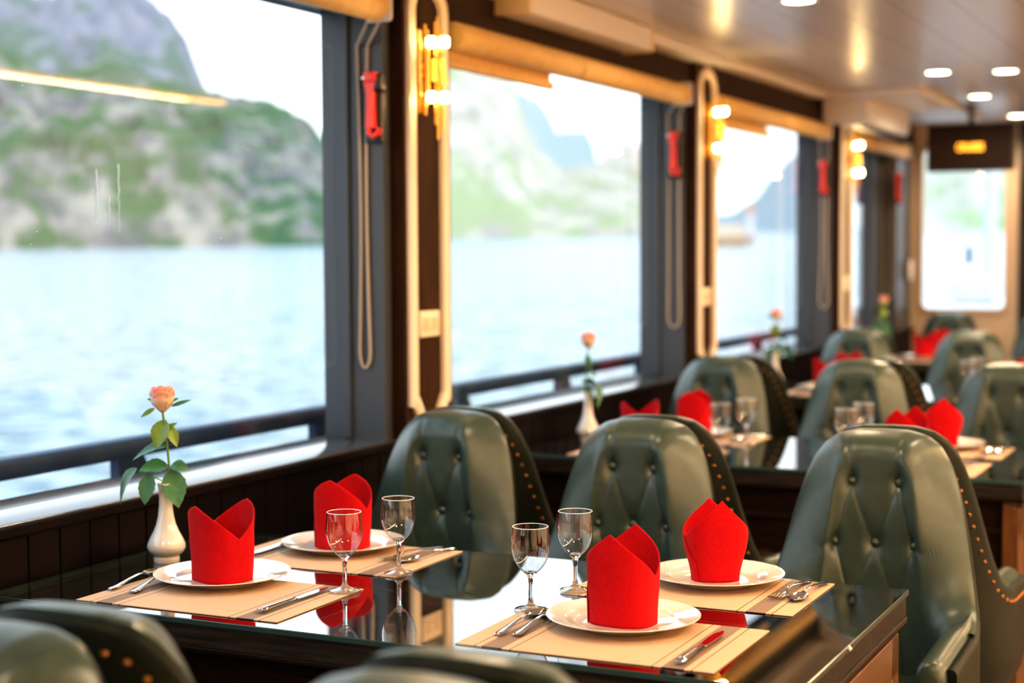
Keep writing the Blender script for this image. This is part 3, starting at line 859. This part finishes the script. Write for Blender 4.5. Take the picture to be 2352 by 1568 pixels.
for k, (x, y) in enumerate(VP_):
    v = put(v0, (x, y, ZT + .0004), 0, 'white porcelain bud vase holding one rose at the window end of the ' + TN[k], 'vase', 'white bud vases')
    r = copy_tree(r0); r.location = (x, y, ZT + .0004); r.rotation_euler = (0, 0, (0, 1.9, 3.6, .5)[k])
    tag(r, 'single pale pink rose with leaves in the vase of the ' + TN[k], 'rose', 'single roses')
    if k == 1:
        cols = None
bpy.data.objects.remove(v0)
for ch in list(r0.children): bpy.data.objects.remove(ch)
bpy.data.objects.remove(r0)

# ------------------------------------------------------------------ wall things
# emergency hammers on the jambs
def make_hammer():
    t = thing('emergency_hammer', '', 'hammer')
    m = MB(); m.box(-.03, .026, -.026, -.0135, -.195, -.01, bevel=.006, seg=3); m.box(-.006, .026, -.02, 0, -.17, -.04); m.box(-.006, .036, -.045, -.01, -.055, -.005, bevel=.01, seg=3)
    m.build('holder', M['black'], t)
    m = MB(); m.box(-.02, .02, -.052, -.022, -.03, .0, bevel=.006, seg=3)
    pr = [(-.03, .019), (-.045, .014), (-.06, .0105), (-.1, .0105), (-.14, .0125), (-.155, .0135)]
    for (z0, w0), (z1, w1) in zip(pr, pr[1:]):
        vs = []
        for (z, w) in ((z0, w0), (z1, w1)): vs += [(-w - .002, -.046, z), (w - .002, -.046, z), (w - .002, -.026, z), (-w - .002, -.026, z)]
        m.add(vs, [(0, 1, 5, 4), (1, 2, 6, 5), (2, 3, 7, 6), (3, 0, 4, 7)])
    m.tube([(-.006, -.036, -.15), (-.01, -.036, -.168), (.002, -.036, -.178), (.018, -.036, -.172), (.024, -.036, -.156)], .0085, 10)
    m.build('handle', M['red'], t)
    for s in (-1, 1):
        m = MB(); m.lathe([(.0065, 0), (.006, .006), (.0005, .014)], 12, Matrix.Translation((s * .019, -.037, -.016)) @ Matrix.Rotation(s * PI / 2, 4, 'Y'))
        m.build('metal_tip', M['steel'], t)
    return t
hm = make_hammer()
HL = ['first pillar beside the large left window', 'second pillar', 'third pillar', 'last pillar before the end wall']
for k, (x, y) in enumerate(((-2.272, JY[0]), (-2.293, JY[1]), (-2.296, JY[2]), (-2.247, JY[3]))):
    c = hm if k == 0 else copy_tree(hm)
    c.location = (x, y - .001, 1.912); tag(c, 'red emergency hammer in a black holder on the ' + HL[k], 'hammer', 'red emergency hammers')
# roller blinds with cords
def blind(y0, y1, label, hem, split=None, cord=None, zc=2.055):
    t = thing('roller_blind', label, 'blind', (0, 0, 0), 0, 'tan roller blinds')
    XC, ZC_ = -2.222, zc; r = .043
    spans = [(y0, y1)] if split is None else [(y0, split - .006), (split + .006, y1)]
    for (a, b) in spans:
        m = MB(); prof = [(.0001, a), (r - .004, a), (r, a + .006), (r, b - .006), (r - .004, b), (.0001, b)]
        Mx = Matrix.Translation((XC, 0, ZC_)) @ Matrix.Rotation(-PI / 2, 4, 'X')
        m.lathe([(q, w) for (q, w) in prof], 28, Mx); m.build('roller', M['blind'], t, angle=35)
    if hem:
        a, b = hem
        m = MB(); m.box(XC - .042, XC - .038, a, b, 1.975, ZC_); m.build('fabric', M['blind'], t, smooth=False)
        m = MB(); m.tube([(XC - .036, a, 1.98), (XC - .036, b, 1.98)], .014, 12); m.build('hem_bar', M['blind'], t)
    m = MB(); m.box(XC - .03, XC + .05, y1 - .01, y1 + .004, ZC_ - .045, ZC_ + .05, bevel=.01); m.build('bracket', M['white'], t)
    if cord:
        yc, xa, xb, squeeze = cord; cx = (xa + xb) / 2
        k_ = lambda u: 1 - squeeze * math.sin(PI * u)
        pts = [(XC - .02, y1 + .002, zc - .02)]
        pts += [(cx - (cx - xa) * k_(u), yc, 1.99 - .86 * u) for u in [k / 14 for k in range(15)]]
        for k in range(1, 10):
            a = PI * k / 10; pts.append((cx - (cx - xa) * math.cos(a), yc, 1.13 - .045 * math.sin(a)))
        pts += [(cx + (xb - cx) * k_(u), yc, 1.99 - .86 * u) for u in [1 - k / 14 for k in range(15)]]
        pts += [(XC + .02, y1 + .002, zc - .02)]
        m = MB(); m.tube(pts, .0042, 8); m.build('pull_cord', M['cord'], t)
    return t
blind(.3, 3.76, 'tan roller blind rolled up above the large left window', None, None, (3.842, -2.336, -2.302, .45), 2.083)
blind(4.20, 6.22, 'tan roller blind above the second window, half of it let down a little', (4.2, 4.99), 5.12, (6.352, -2.328, -2.276, .1))
blind(6.69, 8.50, 'tan roller blind above the third window', (6.69, 7.57), 7.6, (8.812, -2.322, -2.271, .5))
blind(9.15, 10.54, 'tan roller blind above the small last window, beside the air conditioner', None, None, (10.542, -2.345, -2.288, .05))
# sconces
def make_sconce():
    t = thing('wall_sconce', '', 'wall lamp')
    m = MB(); m.box(0, .012, -.014, .014, -.12, .12, bevel=.004); m.box(.01, .03, -.01, .01, -.02, .02)
    m.build('backplate', M['gold'], t, smooth=False)
    rnd = random.Random(5)
    for k, (y, x, z0, z1) in enumerate(((-.052, .04, -.075, .075), (-.036, .055, -.1, .11), (-.02, .05, -.09, .095), (-.004, .03, -.125, .13), (.012, .062, -.135, .115), (.028, .045, -.15, .14), (.044, .058, -.165, .12), (.058, .035, -.19, .16))):
        m = MB(); m.tube([(x, y, z0), (x, y, z1)], .0048, 10); m.tube([(.008, y * .2, 0), (x, y, .0)], .003, 6); m.build('rod', M['gold'], t)
    for (y, x, z) in ((-.034, .066, .075), (.03, .074, .082), (-.034, .066, -.078), (.03, .074, -.074)):
        m = MB(); m.lathe([(.0001, -.014), (.010, -.014), (.0135, -.010), (.0135, .010), (.010, .014), (.0001, .014)], 16, Matrix.Translation((x, y, z)))
        m.build('bulb', M['bulb'], t)
    m = MB(); m.tube([(.06, -.006, -.03), (.06, -.006, .03)], .007, 12); m.tube([(.07, .034, -.036), (.07, .022, .034)], .0055, 12); m.tube([(.07, .026, .034), (.07, .042, -.036)], .0055, 12)
    m.build('amber_crystal', M['amber'], t)
    return t
sc = make_sconce()
SL = ['nearest pilaster, behind the front table', 'middle pilaster between the second and third window', 'far pilaster under the air conditioner']
for k, y in enumerate((3.995 - .03, 6.50, 8.975)):
    c = sc if k == 0 else copy_tree(sc)
    c.location = (XP + .002, y, 1.925); tag(c, 'glowing gold rod wall sconce on the ' + SL[k], 'wall lamp', 'gold wall sconces')
# switch plates
def make_switch():
    t = thing('switch_plate', '', 'switch')
    m = MB(); m.box(0, .009, -.058, .058, -.038, .038, bevel=.003); m.build('plate', M['mould'], t)
    for s in (-1, 1):
        m = MB(); m.box(.008, .012, s * .026 - .018, s * .026 + .018, -.018, .018, bevel=.0015, seg=1); m.build('rocker', pbr('rocker_cream', (.78, .58, .36), .4), t, smooth=False)
    return t
sw = make_switch()
for k, (x, y, z, rz, l) in enumerate(((XP, 4.022, 1.204, 0, 'nearest pilaster below its sconce'), (XP, 6.50, 1.213, 0, 'middle pilaster'), (XP, 8.975, 1.222, 0, 'far pilaster'))):
    c = sw if k == 0 else copy_tree(sw)
    c.location = (x, y, z); tag(c, 'cream double switch plate on the ' + l, 'switch', 'cream switch plates')
m = MB(); m.box(-2.232, -2.215, 10.78, 10.86, 1.21, 1.34, bevel=.006)
tag(m.build('wall_control', M['mould']), 'small pale wall control beside the end wall', 'wall control')
# casing, air conditioner, screen
t = thing('ceiling_casing', 'long white rectangular casing under the ceiling above the second window', 'casing')
m = MB(); m.box(-2.24, -2.115, 4.52, 5.60, 2.158, 2.248, bevel=.008); m.build('body', M['white'], t)
for y in (4.52, 5.60):
    m = MB(); m.box(-2.238, -2.113, y - .012, y + .012, 2.154, 2.249, bevel=.006); m.build('end_cap', pbr('cream_cap', (.8, .62, .38), .4), t)
t = thing('air_conditioner', 'white wall air conditioner under the ceiling near the far end', 'air conditioner')
m = MB(); prof = [(-2.214, 2.11), (-2.06, 2.075), (-1.995, 2.085), (-1.975, 2.12), (-1.985, 2.214), (-2.214, 2.214)]
n = len(prof); vs = [(x, 8.46, z) for x, z in prof] + [(x, 9.55, z) for x, z in prof]
m.add(vs, [tuple(range(n)), tuple(range(n, 2 * n))[::-1]] + [(i, (i + 1) % n, n + (i + 1) % n, n + i) for i in range(n)])
m.build('body', M['white'], t, smooth=False)
m = MB(); m.box(-2.04, -1.985, 8.55, 9.46, 2.07, 2.085, bevel=.004); m.build('louver', M['black'], t, smooth=False)
t = thing('hanging_screen', 'black screen with glowing orange lettering hung from the ceiling before the end window', 'screen')
YT = 9.5
m = MB(); m.box(-1.865, -1.365, YT, YT + .05, 1.868, 2.145, bevel=.012, seg=3); m.build('casing', M['black'], t)
m = MB(); m.box(-1.852, -1.378, YT - .003, YT + .002, 1.882, 2.133); m.build('display', M['screen'], t, smooth=False)
m = MB(); m.tube([(-1.615, YT + .03, 2.13), (-1.615, YT + .03, 2.25)], .018, 12); m.lathe([(.0001, 2.235), (.05, 2.235), (.05, 2.2495), (.0001, 2.2495)], 20, Matrix.Translation((-1.615, YT + .03, 0))); m.build('ceiling_mount', M['black'], t)
cu = bpy.data.curves.new('lettering', 'FONT'); cu.body = 'CRUISES'; cu.size = .062; cu.align_x = 'CENTER'; cu.align_y = 'CENTER'; cu.offset = .0012; cu.extrude = .001
tmp = bpy.data.objects.new('lettering_curve', cu); COL.objects.link(tmp)
bpy.context.view_layer.update()
me = bpy.data.meshes.new_from_object(tmp.evaluated_get(bpy.context.evaluated_depsgraph_get()))
bpy.data.objects.remove(tmp); me.materials.clear(); me.materials.append(M['tv_text'])
lt = bpy.data.objects.new('lettering', me); COL.objects.link(lt); lt.parent = t; lt.scale = (.68, 1, 1)
lt.location = (-1.615, YT - .0045, 2.005); lt.rotation_euler = (PI / 2, 0, 0)

# ceiling lights
def make_down():
    t = thing('ceiling_downlight', '', 'ceiling light')
    m = MB(); m.lathe([(.052, -.003), (.066, -.005), (.068, 0), (.052, .0)], 32); m.build('rim', M['white'], t)
    m = MB(); m.lathe([(.0001, -.003), (.053, -.003), (.053, -.0005), (.0001, -.0005)], 32); m.build('lamp_face', M['down'], t)
    return t
dl = make_down()
DLS = [((-1.46, 5.25), 'round recessed ceiling light cut by the top of the photo'), ((-1.455, 7.66), 'round ceiling light, left one of the far pair'), ((-1.16, 7.76), 'round ceiling light, right one of the far pair'),
       ((-1.475, 8.96), 'round ceiling light just above the hanging screen'), ((-1.478, 10.38), 'round ceiling light farthest away at the right edge')]
HID = [(-1.46, 2.9), (-1.46, .5), (-.3, 1.5), (-.3, 4), (-.3, 6.5), (.9, 2.9), (.9, 5.3), (.9, 7.7), (1.9, 4), (1.9, 7)]
for k, (p, l) in enumerate(DLS):
    c = dl if k == 0 else copy_tree(dl)
    c.location = (p[0], p[1], ZC - .0005); tag(c, l, 'ceiling light', 'recessed ceiling lights')
for p in [d[0] for d in DLS] + HID:
    l = bpy.data.lights.new('downlight_spot', 'SPOT'); l.energy = 34; l.color = (1, .75, .48); l.spot_size = math.radians(170); l.spot_blend = .5; l.shadow_soft_size = .05
    o = bpy.data.objects.new('downlight_spot', l); COL.objects.link(o); o.location = (p[0], p[1], ZC - .02)
for yy in (-1, 1.4, 3.98, 6.5, 9.0):           # added fill spots, bouncing warm light off the unseen right wall
    l = bpy.data.lights.new('bounce_fill', 'SPOT'); l.energy = 680; l.color = (1, .85, .66); l.spot_size = math.radians(140); l.spot_blend = .8; l.shadow_soft_size = .06
    o = bpy.data.objects.new('bounce_fill', l); COL.objects.link(o); o.location = (1.9, yy, 2.2)
    o.rotation_euler = Vector((.85, 0, -.9)).to_track_quat('-Z', 'Y').to_euler()
m = MB(); m.box(.50, .56, 1.0, 7.25, ZC - .012, ZC - .001)
tag(m.build('led_strip', M['led'], smooth=False), 'warm glowing light strip on the ceiling, mirrored in the large left window', 'light strip')
for yy in (2, 4, 6):
    l = bpy.data.lights.new('strip_light', 'AREA'); l.shape = 'RECTANGLE'; l.size = .06; l.size_y = 1.9; l.energy = 14; l.color = (1, .7, .38)
    o = bpy.data.objects.new('strip_light', l); COL.objects.link(o); o.location = (.53, yy, ZC - .014)

# ------------------------------------------------------------------ outside
# rail
t = thing('deck_rail', 'dark navy ship rail on gusset posts outside the windows', 'rail')
m = MB(); m.box(-2.735, -2.675, .5, 12.5, .878, .93, bevel=.014, seg=3); m.build('top_rail', M['rail'], t)
for k in range(11):
    y = 1.35 + .935 * k
    m = MB()
    vs = []
    for x in (-2.72, -2.69): vs += [(x, y, .88), (x, y + .10, .88), (x, y + .125, .84), (x, y + .30, .30), (x, y, .30)]
    m.add(vs, [(0, 1, 2, 3, 4), (5, 6, 7, 8, 9)] + [(i, (i + 1) % 5, 5 + (i + 1) % 5, 5 + i) for i in range(5)])
    m.build('post', M['rail'], t, smooth=False)
m = MB(); m.box(-2.9, -2.52, -3, 13.5, .2, .3); struct(m.build('trim_9', M['deck'], smooth=False))
# bow seen through the end window
m = MB(); m.box(-2.5, 1.5, 11.3, 14.5, .7, .98); struct(m.build('trim_10', M['deck'], smooth=False))
t = thing('deck_winch', 'white deck winch with a dark post on the bow outside the end window', 'winch')
m = MB(); m.box(-2.32, -1.98, 12.8, 13.1, .98, 1.2, bevel=.03, seg=3); m.lathe([(.12, 1.19), (.12, 1.24), (.07, 1.29), (.0001, 1.30)], 24, Matrix.Translation((-2.2, 12.95, 0))); m.build('housing', M['deck'], t)
m = MB(); m.tube([(-2.2, 12.95, 1.27), (-2.2, 12.95, 1.43)], .024, 14); m.build('post', M['cap'], t)
m = MB(); m.tube([(-2.1, 13.2, .97), (-2.06, 13.2, 2.5)], .05, 16)
tag(m.build('mast', M['deck']), 'white mast standing on the bow outside the end window', 'mast')

# sea and islands: the boat trims a little, so the sea has its own level direction
def ray(px, py): return FW + RT * ((px - 1176) / FPX) - UU * ((py - 784) / FPX)
h1, h2 = ray(0, 543), ray(1800, 521)
NS = h1.cross(h2).normalized()
if NS.z < 0: NS = -NS
HC = 3.4
SEA0 = CAM - NS * HC
def sdir(px):
    d = ray(px, 540); d = d - NS * d.dot(NS); return d.normalized()
ex = Vector((1, 0, 0)); ex = (ex - NS * ex.dot(NS)).normalized(); ey = NS.cross(ex)
m = MB(); S = 9000
m.add([SEA0 + ex * a * S + ey * b * S for a, b in ((-1, -1), (1, -1), (1, 1), (-1, 1))], [(0, 1, 2, 3)])
def sea_mat():
    m, nt, b, out = new_mat('sea_water'); L = nt.links
    b.inputs['Roughness'].default_value = .16; b.inputs['IOR'].default_value = 1.33
    tc = nt.nodes.new('ShaderNodeTexCoord')
    n = nt.nodes.new('ShaderNodeTexNoise'); n.inputs['Scale'].default_value = 1.3; n.inputs['Detail'].default_value = 6; n.inputs['Roughness'].default_value = .6
    L.new(tc.outputs['Object'], n.inputs['Vector'])
    cr = nt.nodes.new('ShaderNodeValToRGB'); cr.color_ramp.elements[0].position = .36; cr.color_ramp.elements[0].color = (.07, .14, .19, 1)
    cr.color_ramp.elements[1].position = .62; cr.color_ramp.elements[1].color = (.48, .54, .59, 1)
    L.new(n.outputs['Fac'], cr.inputs[0]); L.new(cr.outputs[0], b.inputs['Base Color'])
    bp = nt.nodes.new('ShaderNodeBump'); bp.inputs['Strength'].default_value = .7; bp.inputs['Distance'].default_value = .5
    L.new(n.outputs['Fac'], bp.inputs['Height']); L.new(bp.outputs['Normal'], b.inputs['Normal'])
    return m
sea = m.build('sea', sea_mat(), smooth=False); tag(sea, kind='structure')
sea.name = 'water'
def rock_mat(name, rock1, rock2, veg, vegamt, haze, haze_glow, sc):
    m, nt, b, out = new_mat(name); L = nt.links
    b.inputs['Roughness'].default_value = .9; b.inputs['Specular IOR Level'].default_value = .1
    tc = nt.nodes.new('ShaderNodeTexCoord')
    mp = nt.nodes.new('ShaderNodeMapping'); mp.inputs['Scale'].default_value = (1, 1, .34); L.new(tc.outputs['Object'], mp.inputs[0])
    n1 = nt.nodes.new('ShaderNodeTexNoise'); n1.inputs['Scale'].default_value = sc; n1.inputs['Detail'].default_value = 6; n1.inputs['Roughness'].default_value = .6
    n2 = nt.nodes.new('ShaderNodeTexNoise'); n2.inputs['Scale'].default_value = sc * .8; n2.inputs['Detail'].default_value = 7; n2.inputs['Roughness'].default_value = .65
    mp2 = nt.nodes.new('ShaderNodeMapping'); mp2.inputs['Location'].default_value = (37, 11, 5); L.new(tc.outputs['Object'], mp2.inputs[0])
    L.new(mp.outputs[0], n1.inputs['Vector']); L.new(mp2.outputs[0], n2.inputs['Vector'])
    r1 = nt.nodes.new('ShaderNodeValToRGB'); r1.color_ramp.elements[0].position = .38; r1.color_ramp.elements[0].color = (*rock1, 1); r1.color_ramp.elements[1].position = .62; r1.color_ramp.elements[1].color = (*rock2, 1)
    L.new(n1.outputs['Fac'], r1.inputs[0])
    r2 = nt.nodes.new('ShaderNodeValToRGB'); r2.color_ramp.elements[0].position = .56 - vegamt; r2.color_ramp.elements[0].color = (0, 0, 0, 1); r2.color_ramp.elements[1].position = .64 - vegamt; r2.color_ramp.elements[1].color = (1, 1, 1, 1)
    n3 = nt.nodes.new('ShaderNodeTexNoise'); n3.inputs['Scale'].default_value = sc * .16; n3.inputs['Detail'].default_value = 2; L.new(mp2.outputs[0], n3.inputs['Vector'])
    ad = nt.nodes.new('ShaderNodeMath'); ad.operation = 'MULTIPLY_ADD'; ad.inputs[1].default_value = .7; L.new(n3.outputs['Fac'], ad.inputs[0]); 
    sb = nt.nodes.new('ShaderNodeMath'); sb.operation = 'SUBTRACT'; sb.inputs[1].default_value = .35; L.new(n2.outputs['Fac'], sb.inputs[0]); L.new(sb.outputs[0], ad.inputs[2])
    L.new(ad.outputs[0], r2.inputs[0])
    mx = nt.nodes.new('ShaderNodeMix'); mx.data_type = 'RGBA'; L.new(r2.outputs[0], mx.inputs['Factor']); L.new(r1.outputs[0], mx.inputs['A']); mx.inputs['B'].default_value = (*veg, 1)
    L.new(mx.outputs['Result'], b.inputs['Base Color'])
    em = nt.nodes.new('ShaderNodeEmission'); em.inputs['Color'].default_value = (*haze_glow, 1); em.inputs['Strength'].default_value = 1  # aerial haze put into the material as an even pale glow
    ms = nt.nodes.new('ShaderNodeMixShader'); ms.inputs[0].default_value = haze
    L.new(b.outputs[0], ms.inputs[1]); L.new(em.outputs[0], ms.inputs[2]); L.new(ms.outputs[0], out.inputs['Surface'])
    return m
def island(name, label, sil, dist, depth, mat, seed, rough=1.0):
    m = MB(); p0, p1 = sil[0][0], sil[-1][0]; nu = max(30, int((p1 - p0) / 7)); nv = 34
    yh = lambda px: 543 + (521 - 543) * px / 1800
    def P(i, j):
        u = i / (nu - 1); px = p0 + (p1 - p0) * u
        ang = (yh(px) - lerp_table(sil, px)) / FPX
        ends = min(1, u * 14, (1 - u) * 14) ** .5
        H = max(2, ang * (dist + depth)) + HC
        v = j / (nv - 1) * 1.35
        q = Vector((px * .012, v * 3.2, seed))
        nz = noise.fractal(q, 1.0, 2.0, 5)
        if v <= 1:
            f = v ** .72 if v < 1 else 1; d = dist + depth * (v + .16 * nz * rough * math.sin(PI * v))
            h = H * (f + .05 * nz * math.sin(PI * v)) 
        else:
            d = dist + depth * v; h = H * (1 - (v - 1) / .35)
        if v > .85 and v <= 1.0: h += H * .03 * noise.noise(Vector((px * .045, seed, 2)))
        h = h * ends - (3 if j == 0 else 0)
        return SEA0 + sdir(px) * d + NS * max(-3, h)
    m.grid(P, nu, nv)
    return tag(m.build(name, mat, smooth=True, angle=180), label, 'island', 'rocky islands in the bay')
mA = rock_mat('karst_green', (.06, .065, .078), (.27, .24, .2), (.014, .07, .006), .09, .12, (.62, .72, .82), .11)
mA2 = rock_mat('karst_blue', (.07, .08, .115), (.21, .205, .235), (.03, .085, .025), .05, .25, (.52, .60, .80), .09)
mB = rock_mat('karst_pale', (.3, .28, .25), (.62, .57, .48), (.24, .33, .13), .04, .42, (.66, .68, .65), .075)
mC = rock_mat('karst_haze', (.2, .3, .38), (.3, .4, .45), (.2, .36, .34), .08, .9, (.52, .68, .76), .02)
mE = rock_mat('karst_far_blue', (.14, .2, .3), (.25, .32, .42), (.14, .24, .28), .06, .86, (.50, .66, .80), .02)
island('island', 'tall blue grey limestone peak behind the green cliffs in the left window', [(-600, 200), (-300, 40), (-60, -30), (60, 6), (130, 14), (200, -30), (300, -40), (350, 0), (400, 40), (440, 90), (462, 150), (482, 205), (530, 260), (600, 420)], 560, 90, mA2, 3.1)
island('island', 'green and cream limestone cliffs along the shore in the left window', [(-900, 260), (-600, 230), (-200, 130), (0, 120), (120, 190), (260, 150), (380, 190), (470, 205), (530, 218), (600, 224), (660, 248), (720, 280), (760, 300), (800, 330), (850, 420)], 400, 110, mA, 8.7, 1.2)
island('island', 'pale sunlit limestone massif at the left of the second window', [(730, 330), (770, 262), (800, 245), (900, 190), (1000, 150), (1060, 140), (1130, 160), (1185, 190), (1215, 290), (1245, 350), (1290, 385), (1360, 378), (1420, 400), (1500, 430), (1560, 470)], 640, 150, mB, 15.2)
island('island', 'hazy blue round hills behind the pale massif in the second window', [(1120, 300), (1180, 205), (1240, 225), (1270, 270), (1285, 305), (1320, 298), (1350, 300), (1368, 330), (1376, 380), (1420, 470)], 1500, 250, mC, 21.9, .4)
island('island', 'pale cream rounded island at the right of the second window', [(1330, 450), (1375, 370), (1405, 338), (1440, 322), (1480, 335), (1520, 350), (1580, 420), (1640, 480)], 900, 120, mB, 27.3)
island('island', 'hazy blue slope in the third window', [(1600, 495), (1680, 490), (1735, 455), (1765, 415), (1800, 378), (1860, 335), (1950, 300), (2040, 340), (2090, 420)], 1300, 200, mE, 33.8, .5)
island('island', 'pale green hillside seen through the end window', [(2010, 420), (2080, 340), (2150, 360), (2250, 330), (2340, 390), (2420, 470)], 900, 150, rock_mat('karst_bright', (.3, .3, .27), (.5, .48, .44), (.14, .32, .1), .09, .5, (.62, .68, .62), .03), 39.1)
# beacon and boat far off in the third window
def sea_at(px, dist): return SEA0 + sdir(px) * dist
b0 = sea_at(1722, 360)
t = thing('beacon_tower', 'slim white beacon tower with an orange top in the third window', 'beacon', b0)
m = MB(); m.lathe([(1.5, -1), (1.5, 1.0), (1.1, 1.6), (.0001, 1.6)], 20); m.build('base', pbr('beacon_base', (.45, .3, .27), .7), t)
m = MB(); m.lathe([(.9, 1.5), (.8, 6.6), (.0001, 6.6)], 20); m.build('tower', pbr('beacon_white', (.8, .72, .72), .6), t)
m = MB(); m.lathe([(.55, 6.5), (.8, 7.0), (.75, 8.2), (.0001, 8.9)], 20); m.build('lantern', M['orange'], t)
b1 = sea_at(1664, 300); d = sdir(1668); a = math.atan2(d.y, d.x) + PI / 2
t = thing('tour_boat', 'blurred orange brown wooden boat left of the beacon tower', 'boat', b1, a)
bm_ = pbr('boat_wood', (.6, .36, .2), .6)
m = MB(); m.add([(-5, -1, 1.6), (5, -1, 1.6), (4, -.6, -.3), (-4, -.6, -.3), (-5, 1, 1.6), (5, 1, 1.6), (4, .6, -.3), (-4, .6, -.3)], [(0, 1, 2, 3), (4, 7, 6, 5), (0, 4, 5, 1), (1, 5, 6, 2), (3, 7, 4, 0), (2, 6, 7, 3)]); m.build('hull', bm_, t, smooth=False)
m = MB(); m.box(-3.6, 3.2, -.8, .8, 1.5, 4.0, bevel=.1); m.build('cabin', pbr('boat_cabin', (.8, .62, .48), .6), t, smooth=False)

# ------------------------------------------------------------------ light
w = bpy.data.worlds.new('bright_overcast'); SC.world = w; w.use_nodes = True
nt = w.node_tree; L = nt.links; bg = nt.nodes['Background']
tc = nt.nodes.new('ShaderNodeTexCoord'); sx = nt.nodes.new('ShaderNodeSeparateXYZ'); L.new(tc.outputs['Generated'], sx.inputs[0])
r = nt.nodes.new('ShaderNodeValToRGB'); e = r.color_ramp.elements
e[0].position = 0; e[0].color = (.93, .97, 1.0, 1); e[1].position = .7; e[1].color = (.62, .82, 1.0, 1)
L.new(sx.outputs['Z'], r.inputs[0]); L.new(r.outputs[0], bg.inputs['Color']); bg.inputs['Strength'].default_value = 1.8
l = bpy.data.lights.new('hazy_sun', 'SUN'); l.energy = 1.7; l.angle = math.radians(12); l.color = (1, .95, .86)
o = bpy.data.objects.new('hazy_sun', l); COL.objects.link(o)
o.rotation_euler = Vector((-.75, .35, -.85)).to_track_quat('-Z', 'Y').to_euler()
for (a, b) in WY:
    l = bpy.data.lights.new('window_portal', 'AREA'); l.shape = 'RECTANGLE'; l.size = b - a; l.size_y = 1.2
    l.cycles.is_portal = True
    o = bpy.data.objects.new('window_portal', l); COL.objects.link(o)
    o.matrix_world = Matrix.Translation((XG + .015, (a + b) / 2, 1.49)) @ Matrix(((0, 0, -1), (1, 0, 0), (0, -1, 0))).to_4x4()

# render look
SC.view_settings.view_transform = 'Standard'; SC.view_settings.look = 'Medium High Contrast'; SC.view_settings.exposure = .5; SC.view_settings.gamma = 1
cy = SC.cycles
cy.max_bounces = 14; cy.diffuse_bounces = 4; cy.glossy_bounces = 6; cy.transmission_bounces = 12; cy.transparent_max_bounces = 16
cy.caustics_reflective = False; cy.caustics_refractive = False; cy.sample_clamp_indirect = 4; cy.blur_glossy = .5
cy.use_denoising = True
